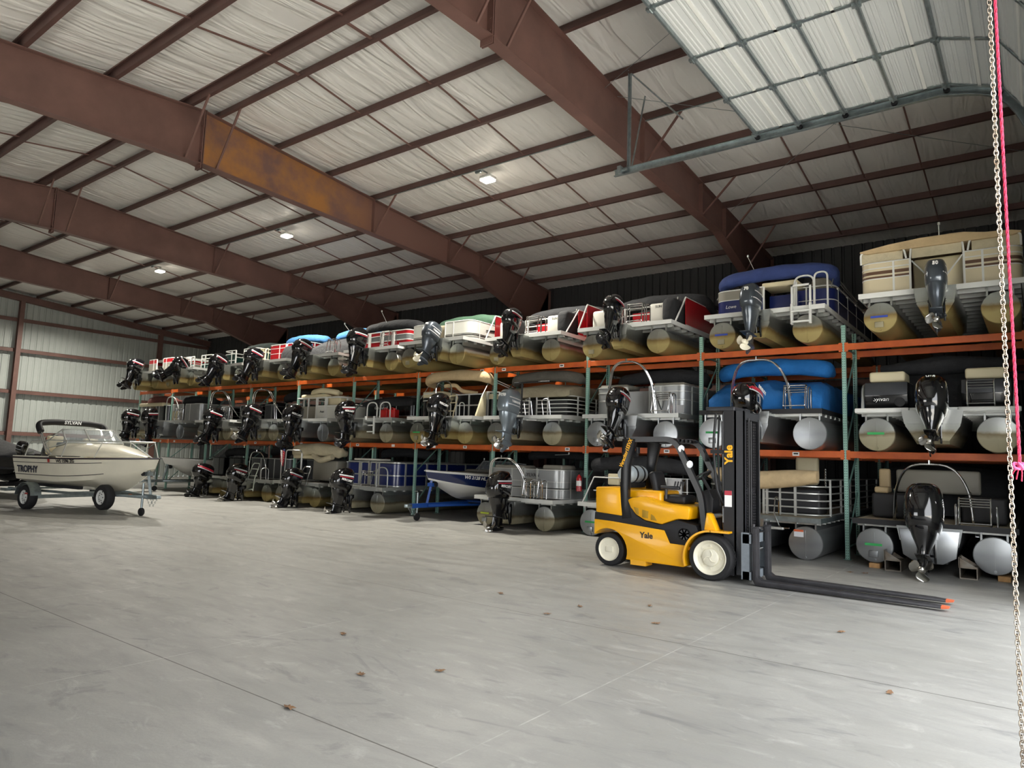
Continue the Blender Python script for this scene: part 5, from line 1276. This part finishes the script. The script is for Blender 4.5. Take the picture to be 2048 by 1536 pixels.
mb.tube([T @ Vector((.17 * cos(a), .17 * sin(a), 0)) for a in [2 * pi * k / 24 for k in range(24)]], .016, 8, closed=True)
for k in range(3): a = 2 * pi * k / 3; mb.tube([T @ Vector((0, 0, -.02)), T @ Vector((.16 * cos(a), .16 * sin(a), 0))], .012, 6)
mb.cyl(T @ Vector((0, 0, 0)), T @ Vector((0, 0, -.32)), .03, n=10)
fk('steering_wheel', mb, BLACKM)
# propane cylinder
TANK = mat('pale_blue_grey_tank', '#aeb9bd', .4, .1, noise_amt=.15, nscale=5)
mb = MB().lathe([(.02, 0), (.09, .01), (.14, .06), (.155, .12), (.155, .62), (.14, .68), (.09, .73), (.02, .74)], (-2.74, -4.28, 1.585), (0, 1, 0), 32)
mb.lathe([(.085, 0), (.09, 0), (.09, .06), (.085, .06)], (-2.74, -4.33, 1.585), (0, 1, 0), 24)
tk = fk('propane_cylinder', mb, TANK, smooth=50)
mb = MB()
for y in (-4.05, -3.78): mb.lathe([(.157, 0), (.164, 0), (.164, .045), (.157, .045)], (-2.74, y, 1.585), (0, 1, 0), 32)
mb.box(-2.85, -2.63, -4.2, -3.65, 1.35, 1.44)
obj('tank_strap', mb, BLACKM, tk)
# mast
for y, nm_ in ((-4.44, 'mast_rail'), (-3.70, 'mast_rail')):
    s = 1 if y < -4 else -1
    mb = MB().box(-.875, -.71, y - .012 * s, y + .012 * s, .10, 2.70)
    mb.box(-.875, -.855, y, y + .09 * s, .10, 2.70).box(-.73, -.71, y, y + .09 * s, .10, 2.70)
    fk(nm_, mb, BLACKM)
    mb = MB().box(-.70, -.55, y - .0 * s, y + .02 * s, .12, 2.66).box(-.70, -.68, y, y + .08 * s, .12, 2.66).box(-.57, -.55, y, y + .08 * s, .12, 2.66)
    fk('inner_mast_rail', mb, DKG)
    mb = MB().cyl((-.93, y + .14 * s, .3), (-.93, y + .14 * s, 2.50), .035, n=14).cyl((-.93, y + .14 * s, 1.5), (-.93, y + .14 * s, 2.66), .022, n=12)
    fk('lift_cylinder', mb, BLACKG)
    mb = MB().cyl((-.52, y + .12 * s, .5), (-.52, y + .12 * s, 2.55), .012, n=8).cyl((-.505, y + .17 * s, .6), (-.505, y + .17 * s, 2.5), .014, n=8)
    fk('hydraulic_hose', mb, BLACKM)
fk('mast_crosshead', MB().rbox(-1.17, -.70, -4.46, -3.68, 2.66, 2.73, .015), DKG)
for q in ((-.7, -.54, -4.42, -3.72, 2.52, 2.64), (-.85, -.60, -4.42, -3.72, 1.35, 1.45), (-.85, -.60, -4.42, -3.72, .12, .25)): fk('mast_crossmember', MB().box(*q), DKG)
mb = MB()
for y in (-4.30, -4.22, -3.92, -3.84):
    z = .75
    while z < 2.5: mb.box(-.60, -.575, y - .014, y + .014, z, z + .03); z += .045
fk('lift_chain', mb, FORKM)
mb = MB().tube(fillet([(-1.02, -4.40, 2.62), (-1.06, -4.42, 2.1), (-1.0, -4.42, 1.4), (-.90, -4.40, 1.2)], .2, 6), .02, 8).tube(fillet([(-.98, -4.36, 2.6), (-1.0, -4.38, 2.0), (-.95, -4.38, 1.15)], .2, 6), .016, 8)
fk('mast_hose', mb, BLACKM)
fk('hose_clamp', MB().box(-1.1, -.88, -4.44, -4.34, 1.98, 2.04), BLACKM)
fk('tilt_cylinder', MB().cyl((-1.10, -4.30, .98), (-.84, -4.30, 1.02), .035, n=14).cyl((-1.10, -3.7, .98), (-.84, -3.7, 1.02), .035, n=14).box(-.9, -.8, -4.44, -3.7, .9, 1.12), GREYB)
cr = MB().box(-.55, -.42, -4.54, -3.62, .62, .76).box(-.55, -.42, -4.54, -3.62, .08, .20).box(-.57, -.45, -4.54, -4.40, .08, .78).box(-.57, -.45, -3.76, -3.62, .08, .78).box(-.55, -.46, -4.2, -4.0, .1, .75)
carr = fk('carriage', cr, GREYB)
fk('sideshift_cylinder', MB().cyl((-.50, -4.4, .50), (-.50, -3.8, .50), .035, n=12).cyl((-.42, -4.4, .84), (-.42, -3.8, .84), .02, n=8), CHROME)
ORT = mat('orange_tip_paint', '#c8623c', .5)
for y in (-4.48, -3.90):
    p = [(-.335, .86), (-.395, .86), (-.40, .10), (-.37, .03), (-.30, .015), (2.02, .035), (2.115, .05), (2.115, .058), (1.9, .075), (-.27, .095), (-.33, .14)]
    f = fk('fork', MB().prism(p, 'y', y - .075, y + .075, bev=.006), FORKM)
    obj('painted_tip', MB().prism([(2.03, .0345), (2.05, .0345), (2.12, .049), (2.12, .0595), (2.03, .067)], 'y', y - .0765, y + .0765), ORT, f)
    obj('fork_hook', MB().box(-.42, -.33, y - .06, y + .06, .78, .88).cyl((-.39, y - .03, .86), (-.39, y - .03, .92), .02, n=8), FORKM, f)
# lamps, mirror, decals
for q in ((-1.62, YN + .06, 2.05), (-1.46, YN + .03, 1.80)):
    fk('work_lamp', MB().lathe([(.03, 0), (.055, .02), (.06, .06), (.05, .065), (.01, .068)], (q[0], q[1], q[2]), (.8, -.5, -.1), 18), mat('lamp_glass', '#d9dde0', .15, .2), smooth=50)
fk('mirror', MB().rbox(-1.52, -1.50, -3.62, -3.52, 1.85, 2.0, .01).tube([(-1.62, -3.5, 2.1), (-1.51, -3.57, 1.95)], .008, 6), BLACKM)
fk('rear_light', MB().rbox(-2.44, -2.40, YN + .1, YN + .2, 1.95, 2.06, .01).box(-2.5, -2.42, YN + .12, YN + .18, 1.9, 2.0), BLACKM)
AMB = mat('yellow_decal', '#f2b21c', .5)
FKL = (1.95, 3.97, 0)
def ftext(s, size, m, loc, rot, **k):
    return text('lettering', s, size, m, FK, (loc[0] + 1.95, loc[1] + 3.97, loc[2]), rot, **k)
ftext('Yale', .135, BLK_D, (-2.17, YN - .003, .585), FACE_FRONT, bold=.004)
ftext('Yale', .175, AMB, (-.79, -4.455, 1.965), (pi / 2, -pi / 2, 0), bold=.006)
ftext('Veracitor155VX', .095, AMB, (-2.575, YN + .002, 1.95), (pi / 2, R_(-68.5), 0), bold=.003, shear=.2, sx=.82)
ds = fk('warning_decal', MB().box(-.86, -.745, -4.4545, -4.451, 1.15, 1.40), WHT); obj('red_header', MB().box(-.86, -.745, -4.4555, -4.454, 1.33, 1.40), REDD, ds)

# ================================================================== runabouts on trailers (bow along +X)
def hull_secs(L, B, zs, rise, zc, zk, n=22, full=.62):
    S = []
    for i in range(n + 1):
        t = i / n; x = L * t
        b = B / 2 * (1 - max(0, (t - full) / (1 - full)) ** 2.2) if t < 1 else 0
        b = max(b, .012); bc = max(.01, b * (.86 - .50 * max(0, t - .45) ** 1.4)); 
        sh = zs + rise * t ** 2; c = zc + (sh - zc) * .62 * max(0, (t - .35) / .65) ** 2.0; k = zk + (sh - zk) * .92 * max(0, (t - .62) / .38) ** 2.6
        xk = x - (sh - k) * .0
        S.append((x, b, sh, bc, c, k))
    return S
def hull_mesh(S, mats_frac, deck_drop=.03):
    """rings: sheer, upper topside, lower topside, chine, mid-bottom, keel and back"""
    L = S[-1][0]; rings = []
    for x, b, sh, bc, c, k in S:
        def side(s):
            f = lambda q: (x + .0, s * (b + (bc - b) * q ** 1.1), sh + (c - sh) * q)
            rake = lambda p: (p[0] - max(0, (x / L - .6) / .4) ** 2 * (sh - p[2]) * .55, p[1], p[2])
            return [rake(p) for p in (f(0), f(.12), f(.5), f(.8), f(1.0), (x, s * bc * .5, (c + k) / 2 - .01))]
        r = side(1); l = side(-1); kk = (x - max(0, (x / L - .6) / .4) ** 2 * (sh - k) * .55, 0, k)
        rings.append(r + [kk] + l[::-1])
    m = MB(); n = len(rings[0])
    for i in range(len(rings) - 1):
        for j in range(n - 1):
            band = min(j, n - 2 - j)
            m.add([rings[i][j], rings[i][j + 1], rings[i + 1][j + 1], rings[i + 1][j]], [(0, 1, 2, 3)], mats_frac[band])
    m.add(rings[0], [tuple(range(n))], mats_frac[2])
    me = m
    # weld by merging identical points
    idx = {}; nv = []; mp = []
    for p in m.v:
        q = (round(p[0], 4), round(p[1], 4), round(p[2], 4))
        if q not in idx: idx[q] = len(nv); nv.append(p)
        mp.append(idx[q])
    m.v = nv; fs = []; ms = []
    for f, mi in zip(m.f, m.mi):
        g = []
        for a in f:
            if mp[a] not in g: g.append(mp[a])
        if len(g) > 2: fs.append(tuple(g)); ms.append(mi)
    m.f = fs; m.mi = ms
    return m, rings
def rail_line(rings, q, off=.006, r=.012, i0=0, i1=None):
    """line along both sides at ring index q (float)"""
    out = []
    for s in (0, 1):
        pts = []
        for rg in rings[i0:i1]:
            n = len(rg); j = int(q); f = q - j
            a, b = (rg[j], rg[j + 1]) if s == 0 else (rg[n - 1 - j], rg[n - 2 - j])
            p = Vector(a).lerp(Vector(b), f); pts.append(p + Vector((0, off if s == 0 else -off, 0)))
        out.append(pts)
    return out
def trailer(t, L, zf, m, wheel_x, track, wr=.32, jack=True, tongue=1.0, fender=GALV, hullx=0, winch=1.0, spare=None):
    w = track / 2 - .28
    mb = MB()
    for s in (-1, 1): mb.tube([(-.2, s * w, zf), (L * .62, s * w, zf), (L + tongue * .2, s * .06, zf)], .045, 4)
    obj('frame', mb, m, t)
    obj('axle', MB().box(wheel_x - .04, wheel_x + .04, -track / 2 + .1, track / 2 - .1, wr - .05, wr + .05), m, t)
    for x in (.2, L * .55): obj('cross_tube', MB().box(x - .03, x + .03, -w, w, zf - .03, zf + .03), m, t)
    obj('tongue', MB().box(L * .7, L + tongue, -.05, .05, zf - .06, zf + .06), m, t)
    obj('coupler', MB().prism([(L + tongue, .07), (L + tongue + .18, .06), (L + tongue + .25, 0), (L + tongue + .18, -.06), (L + tongue, -.07)], 'z', zf - .04, zf + .05, bev=.015), GALV, t)
    for s in (-1, 1):
        def whl(x, y, z, rz=0):
            o = obj('tyre', MB().lathe([(wr * .58, 0), (wr * .9, 0), (wr, .04), (wr, .18), (wr * .9, .22), (wr * .58, .22), (wr * .58, 0)], (0, -.11, 0), (0, 1, 0), 36, cap=(0, 0)), RUBBER, t, (x, y, z), (0, 0, rz), smooth=40)
            rm = MB().lathe([(wr * .60, .0), (wr * .57, .01), (wr * .52, .05), (wr * .40, .055), (wr * .36, .03), (wr * .18, .02), (wr * .17, 0), (.01, -.01)], (0, -.11, 0), (0, 1, 0), 32, cap=(0, 1))
            for k in range(8): a = 2 * pi * k / 8; rm.cyl((wr * .43 * cos(a), -.062, wr * .43 * sin(a)), (wr * .43 * cos(a), -.052, wr * .43 * sin(a)), .022, n=8, mi=1)
            for k in range(5): a = 2 * pi * k / 5; rm.cyl((wr * .26 * cos(a), -.10, wr * .26 * sin(a)), (wr * .26 * cos(a), -.075, wr * .26 * sin(a)), .012, n=6, mi=1)
            rm.lathe([(wr * .58, 0), (wr * .55, -.02), (.01, -.02)], (0, .11, 0), (0, 1, 0), 24)
            obj('wheel_rim', rm, [WHITEP, BLACKM], o, smooth=40)
            return o
        whl(wheel_x, s * (track / 2), wr, 0 if s < 0 else pi)
        mb = MB(); y0, y1 = sorted((s * (track / 2 - .14), s * (track / 2 + .14))); mb.loft(band(wheel_x, wr, wr + .06, 172, 8, y0, y1, .015)); obj('fender', mb, fender, t)
    if spare: o = whl(*spare)
    if jack:
        x = L + tongue - .35
        mb = MB().cyl((x, -.1, zf + .35), (x, -.1, .22), .03, n=12).cyl((x, -.1, zf + .38), (x, -.22, zf + .38), .01, n=6).cyl((x, -.1, .26), (x, -.1, .12), .022, n=10)
        j = obj('tongue_jack', mb, GALV, t); obj('jack_wheel', MB().lathe([(.03, 0), (.10, 0), (.105, .01), (.105, .05), (.10, .06), (.03, .06)], (x, -.13, .105), (0, 1, 0), 20), RUBBER, j)
    if winch:
        x = L + .02
        mb = MB().tube([(x + .12, 0, zf), (x - .02, 0, zf + winch * .7), (x - .05, 0, zf + winch)], .045, 4).box(x - .22, x + .02, -.09, .09, zf + winch * .72, zf + winch * .86)
        mb.cyl((x - .2, 0, zf + winch), (x - .2, -.01, zf + winch + .01), .02)
        s_ = obj('winch_stand', mb, m, t); obj('winch', MB().cyl((x - .12, -.12, zf + winch * .8), (x - .12, .12, zf + winch * .8), .07, n=14).cyl((x - .3, -.06, zf + winch * .98), (x - .3, .06, zf + winch * .98), .06, n=12), BLACKM, s_)
    for s in (-1, 1):
        mb = MB()
        for k in range(9):
            c = Vector((L + tongue - .1 + .02 * k * .0, s * .05, zf - .07 - .03 * (4 - abs(k - 4)) * 1.3)); c.x += .03 * (k - 4)
            mb.tube([c + Vector((.022 * cos(a), .012 * sin(a) * (k % 2), .022 * sin(a) * (1 - k % 2) + .0)) for a in [2 * pi * i / 8 for i in range(8)]], .005, 5, closed=True)
        obj('safety_chain', mb, GALV, t)
    for s in (-1, 1): obj('bunk', MB().prism([(.1, zf + .1), (L * .55, zf + .08), (L * .55, zf + .16), (.1, zf + .18)], 'y', s * .42 - .05, s * .42 + .05), DARKFAB, t)
    return t
HULLW = mat('aged_white_gelcoat', '#e4dfcc', .25, coat=.4, noise_amt=.08, nscale=1.5); HULLB = mat('white_gelcoat', '#d9d8d2', .25, coat=.4); HNAVY = mat('navy_gelcoat', '#12214f', .2, coat=.6)
STRIPE = mat('dark_hull_stripe', '#2b2028', .4)
# --- the white walkaround boat on its trailer
OX, OY, RZ = -20.55, -7.15, R_(9)
tr_ = thing('boat_trailer', 'galvanised boat trailer under the white cuddy boat, spare wheel on its side', 'trailer', (OX, OY, 0), RZ)
trailer(tr_, 5.0, .50, GALV, 1.35, 2.05, .33, True, .30, GALV, spare=(3.95, -.50, .44, 0), winch=.75)
ML = mat('marker_orange', '#d2722e', .5); MLR = mat('marker_red', '#a8302a', .4)
obj('marker_light', MB().rbox(4.32, 4.44, -.08, -.055, .47, .53, .006), ML, tr_); obj('marker_light', MB().rbox(1.5, 1.62, -1.19, -1.17, .42, .46, .004), MLR, tr_)
obj('license_bracket', MB().box(-.35, -.05, -.9, -.5, .42, .5), GALV, tr_)
bt = thing('cuddy_boat', 'white cuddy cabin boat with a black furled top on a trailer, bow toward the racks', 'boat', (OX, OY, 0), RZ)
S = hull_secs(5.45, 2.15, 1.40, .10, .80, .56, full=.33)
S = [(x * .9 + .48, *q) for x, *q in S]
m_, rg = hull_mesh(S, [0, 0, 0, 0, 0, 0, 0])
obj('hull', m_, HULLW, bt, smooth=40)
obj('deck', MB().loft([[(x, b * q, sh + .02 * (1 - q * q)) for q in (-1, -.5, 0, .5, 1)] for x, b, sh, *_ in S[6:]], closed=False), HULLW, bt, smooth=50)
ck = MB()
for s in (-1, 1): ck.loft([[(x, s * b, sh), (x, s * b, sh + .05), (x, s * (b - .18), sh + .05), (x, s * (b - .18), sh - .45)] for x, b, sh, *_ in S[:9]], closed=False)
ck.box(.5, .7, -1.0, 1.0, 1.25, 1.42).box(.6, 2.2, -.9, .9, .95, 1.0)
obj('cockpit_liner', ck, HULLW, bt)
for q, r_, i1 in ((0.05, .022, None), (1.25, .008, 17), (2.9, .009, 17)):
    mb = MB()
    for p in rail_line(rg, q, .008, r_, 0, i1): mb.tube(p, r_, 6)
    obj('hull_stripe', mb, STRIPE, bt)
cab = [(1.75, .82, 1.46, .10), (1.95, .84, 1.47, .34), (2.3, .85, 1.48, .40), (3.0, .80, 1.49, .36), (3.8, .58, 1.48, .27), (4.5, .30, 1.49, .12), (4.95, .10, 1.50, .03)]
obj('cabin_top', MB().loft([[(x, b * math.copysign(abs(cos(a)) ** .6, cos(a)), z + h * sin(a) ** .7) for a in [pi * k / 16 for k in range(17)]] for x, b, z, h in cab], closed=False), HULLW, bt, smooth=50)
# windscreen
wf = MB(); gl = MB()
P1 = [(1.75, -.86, 1.66), (2.55, -.80, 1.84), (3.05, -.45, 1.86), (3.05, .45, 1.86), (2.55, .80, 1.84), (1.75, .86, 1.66)]
P2 = [(1.55, -.86, 1.98 - .2), (2.2, -.76, 2.20), (2.62, -.40, 2.22), (2.62, .40, 2.22), (2.2, .76, 2.20), (1.55, .86, 1.98 - .2)]
wf.tube(P1, .018, 6).tube(P2, .02, 6)
for a, c in zip(P1, P2): wf.tube([a, c], .018, 6)
for k in range(5): gl.add([P1[k], P1[k + 1], P2[k + 1], P2[k]], [(0, 1, 2, 3)])
obj('windscreen_frame', wf, RAILM, bt); g_ = obj('windscreen_glass', gl, glass(), bt); sm = g_.modifiers.new('thickness', 'SOLIDIFY'); sm.thickness = .005
mb = MB()
for s in (-1, 1):
    pts = [(1.0, s * 1.02, 1.46), (1.15, s * 1.0, 1.85), (2.0, s * .99, 1.90), (3.6, s * .74, 1.90), (4.6, s * .36, 1.92)]; mb.tube(fillet(pts, .15, 4), .015, 8)
    mb.tube([(2.6, s * .94, 1.45), (2.75, s * .90, 1.90)], .013, 6).tube([(3.7, s * .72, 1.45), (3.9, s * .64, 1.90)], .013, 6).tube([(4.6, s * .36, 1.92), (5.2, s * .08, 1.50)], .014, 6)
mb.tube([(4.6, -.36, 1.92), (4.62, .36, 1.92)], .015, 8)
obj('bow_rail', mb, RAILM, bt)
bctl = [(1.62, -1.0, 2.12), (1.42, -1.0, 2.36), (1.42, -.6, 2.41), (1.42, .45, 2.41), (1.42, .85, 2.36), (1.62, .85, 2.12)]
obj('bimini_boot', MB().tube(fillet(bctl, .16, 6), .095, 14, flat=(.8, 1.05)), BLACKM, bt, smooth=60)
text('lettering', 'SYLVAN', .13, WHT, bt, (1.512, -.1, 2.41), FACE_SIDE, .1, bold=.004)
for s_ in (-1, 1):
    mb = MB().tube([(1.5, s_ * 1.0, 2.22), (1.95, s_ * 1.0, 1.62), (2.1, s_ * .98, 1.50)], .02, 8).tube([(1.58, s_ * 1.0, 2.2), (2.02, s_ * 1.0, 1.68), (2.2, s_ * .98, 1.50)], .018, 8)
    obj('bimini_bow', mb, CHROME, bt)
cushion(bt, 1.35, 1.5, -.7, -.3, 1.5, 2.02, V_CREAM, .04, 'helm_seat'); cushion(bt, 1.35, 1.5, .3, .7, 1.5, 1.98, V_CREAM, .04, 'helm_seat')
obj('helm_console', MB().rbox(1.75, 2.1, -.65, -.1, 1.45, 1.85, .05), BLACKM, bt)
def side_text(s, size, m, u, q, depth=.006, **k):
    """lettering lying on the near (-Y) topside at length fraction u, ring position q"""
    i = int(u * (len(rg) - 1)); a = Vector(rg[i][len(rg[i]) - 1 - int(q)]).lerp(Vector(rg[i][len(rg[i]) - 2 - int(q)]), q - int(q)); a2 = Vector(rg[i + 1][len(rg[i]) - 1 - int(q)]).lerp(Vector(rg[i + 1][len(rg[i]) - 2 - int(q)]), q - int(q))
    up_ = (Vector(rg[i][len(rg[i]) - 1]) - a).normalized(); d = (a2 - a).normalized(); nn = d.cross(up_).normalized(); up_ = nn.cross(d)
    o = text('lettering', s, size, m, bt, (0, 0, 0), (0, 0, 0), **k)
    Mx = Matrix((d, up_, nn)).transposed().to_4x4(); Mx.translation = a + nn * (depth + .004); o.matrix_local = Mx
    return o
side_text('TROPHY', .26, mat('navy_decal', '#272b3d', .5), .17, 2.1, .012, shear=.2, bold=.008, sx=.85)
side_text('WS 1596 ZG', .12, BLK_D, .50, 1.0, .012, bold=.003)
side_text('\u25a0', .12, MLR, .40, 1.0, .012).name = 'registration_sticker'
outboard(bt, 0, 0, 0, 'merc', 0, 1.0, BLKPROP)
for o in [c for c in bt.children if c.name.startswith(('outboard_motor', 'clamp_bracket'))]:
    o.location = (.36, 0, 1.30); o.rotation_euler = (o.rotation_euler[0], 0, -pi / 2) if False else (0, R_(48), -pi / 2) if o.name.startswith('outboard') else (0, 0, -pi / 2)
for o in [c for c in bt.children if c.name.startswith('outboard_motor')]:
    o.rotation_mode = 'QUATERNION'; o.rotation_quaternion = (Matrix.Rotation(-pi / 2, 3, 'Z') @ Matrix.Rotation(-R_(52), 3, 'X')).to_quaternion()
ko = outboard(bt, .34, -.72, 1.40, 'yam', 0, .62, BLKPROP, col=BLACKG)
for o in bt.children:
    if o.name.startswith(('outboard_motor', 'clamp_bracket')) and abs(o.location.y + .72) < .01:
        o.rotation_mode = 'QUATERNION'; o.rotation_quaternion = (Matrix.Rotation(-pi / 2, 3, 'Z') @ Matrix.Rotation(-R_(10), 3, 'X')).to_quaternion()
obj('tiller', MB().tube([(.40, -.72, 1.50), (.9, -.75, 1.55)], .02, 8), GALV, bt)

# --- blue and white runabout and the far white one, bows out on trailers
def runabout(x, y, rz, hm, txt, lab_b, lab_t, tm, L=5.6, B=2.2):
    t = thing('boat_trailer', lab_t, 'trailer', (x, y, 0), rz)
    trailer(t, L - .25, .42, tm, 1.3, 2.0, .31, True, .75, tm, winch=.72)
    b = thing('runabout_boat', lab_b, 'boat', (x, y, 0), rz)
    S = hull_secs(L, B, 1.22, .16, .72, .52, full=.5); m_, rg = hull_mesh(S, [0, 1, 1, 2, 2, 2, 2])
    obj('hull', m_, hm, b, smooth=40)
    obj('deck', MB().loft([[(xx, bb * q, sh + .03 * (1 - q * q) + .005) for q in (-1, -.6, 0, .6, 1)] for xx, bb, sh, *_ in S], closed=False), HULLB, b, smooth=50)
    mb = MB()
    for p in rail_line(rg, 0.02, .008): mb.tube(p, .018, 6)
    obj('rub_rail', mb, HULLB, b)
    obj('bow_seat', MB().rbox(3.0, 4.6, -.55, .55, 1.28, 1.36, .05), V_GREY, b); obj('cockpit_cover', MB().rbox(.3, 2.9, -.9, .9, 1.24, 1.42, .08), V_GREY, b)
    wf = MB(); pa = [(2.2, -.85, 1.32), (2.9, -.5, 1.34), (2.9, .5, 1.34), (2.2, .85, 1.32)]; pb = [(1.9, -.8, 1.62), (2.5, -.45, 1.68), (2.5, .45, 1.68), (1.9, .8, 1.62)]
    wf.tube(pa, .014, 6).tube(pb, .016, 6)
    for a, c in zip(pa, pb): wf.tube([a, c], .014, 6)
    obj('windscreen_frame', wf, RAILM, b); gl = MB()
    for k in range(3): gl.add([pa[k], pa[k + 1], pb[k + 1], pb[k]], [(0, 1, 2, 3)])
    g_ = obj('windscreen_glass', gl, glass(), b); sm = g_.modifiers.new('thickness', 'SOLIDIFY'); sm.thickness = .005
    light_pole(b, 3.6, .2, 1.3, .42, (-.35, 0))
    if txt:
        i = 17; n = len(rg[i]); a = Vector(rg[i][n - 1]).lerp(Vector(rg[i][n - 3]), .62) if False else Vector(rg[i][1]).lerp(Vector(rg[i][2]), .35); a2 = Vector(rg[i + 1][1]).lerp(Vector(rg[i + 1][2]), .35)
        d = (a - a2).normalized(); up_ = (Vector(rg[i][0]) - Vector(rg[i][2])).normalized(); nn = d.cross(up_).normalized(); up_ = nn.cross(d)
        o = text('lettering', txt, .13, WHT, b, (0, 0, 0), (0, 0, 0), bold=.004); Mx = Matrix((d, up_, nn)).transposed().to_4x4(); Mx.translation = a + nn * .02; o.matrix_local = Mx
        p = a + d * .58 + nn * .012
        sb = MB(); T = Matrix((d, up_, nn)).transposed().to_4x4(); T.translation = p; sb.box(-.06, .06, -.05, .05, 0, .006, T=T); obj('registration_sticker', sb, MLR, b)
    return b
BLUEP = mat('blue_trailer_paint', '#1f4fa3', .4, coat=.3)
runabout(-10.62, 4.45, R_(-90), [HULLB, HNAVY, HULLB], 'WS 2128 HL', 'navy and white runabout on a blue trailer, bow facing out between the pontoon boats', 'blue trailer carrying the navy and white runabout, tongue pointing out of the rack', BLUEP)
runabout(-25.9, 4.6, R_(-90), [HULLB, HULLB, HULLB], '', 'white runabout with its bow facing out at the far end of the floor', 'grey trailer carrying the white runabout at the far end of the racks', GALV)
# --- dark covered boat cut off by the photo's edge
cb = thing('covered_boat', 'boat under a dark grey tent cover behind the white cuddy boat', 'boat', (-27.3, -6.9, 0), R_(2))
S = hull_secs(5.0, 2.2, 1.25, .1, .75, .5); m_, rg = hull_mesh(S, [0] * 7)
obj('hull', m_, BLACKG, cb)
secs = []
for i in range(15):
    x = -.2 + 4.9 * i / 14; b = 1.15 * (1 - max(0, (i / 14 - .6) / .4) ** 2) + .05; top = 2.05 - .62 * max(0, (i / 14 - .25) / .75)
    secs.append([(x, b, .95), (x, b * .98, 1.38), (x, b * .5, (1.38 + top) / 2 + .05), (x, 0, top), (x, -b * .5, (1.38 + top) / 2 + .05), (x, -b * .98, 1.38), (x, -b, .95)])
obj('mooring_cover', MB().loft(secs), DARKFAB, cb, smooth=50)
text('lettering', 'Sylvan', .22, WHT, cb, (1.6, -1.155, 1.24), FACE_FRONT, .2); text('lettering', 'MARINE', .10, WHT, cb, (1.7, -1.155, 1.08), FACE_FRONT)
ct = thing('boat_trailer', 'dark trailer under the covered boat, jack wheel on the floor', 'trailer', (-27.3, -6.9, 0), R_(2))
trailer(ct, 4.4, .45, BLACKM, 1.3, 2.0, .31, True, .7, BLACKM, winch=.7)

# ================================================================== fallen leaves
LEAF = mat('dry_leaf', '#6b4c34', .8, noise_amt=.4, nscale=30, col2='#8c6c4c')
LV = [(-2.481, -10.599), (-1.369, -11.33), (-.964, -10.822), (-1.158, -12.166), (-2.662, -7.813), (-.859, -7.071), (-1.529, -8.382), (-.381, -7.892), (1.299, -6.772), (2.083, -8.758), (-1.475, -7.745), (.404, -1.806), (.625, -1.715)]
for i, (x, y) in enumerate(LV):
    random.seed(i * 3 + 1); n = 14; pts = []
    for k in range(n):
        a = 2 * pi * k / n; r = .026 * (1 + .45 * (k % 2)) * (1.4 if abs(sin(a)) < .5 else .8) * random.uniform(.8, 1.2)
        pts.append((r * cos(a), r * sin(a), .006 + .012 * random.random()))
    m_ = MB(); m_.add(pts + [(0, 0, .012)] + [(p[0], p[1], p[2] + .002) for p in pts] + [(0, 0, .015)], [(k, (k + 1) % n, n) for k in range(n)] + [((k + 1) % n + n + 1, k + n + 1, 2 * n + 1) for k in range(n)] + [(k, (k + 1) % n, (k + 1) % n + n + 1, k + n + 1) for k in range(n)])
    tag(obj('dry_leaf', m_, LEAF, None, (x, y, 0), (0, 0, random.random() * 6)), 'small curled brown leaf lying on the bare concrete floor', 'leaf', 'dry leaves scattered on the floor')
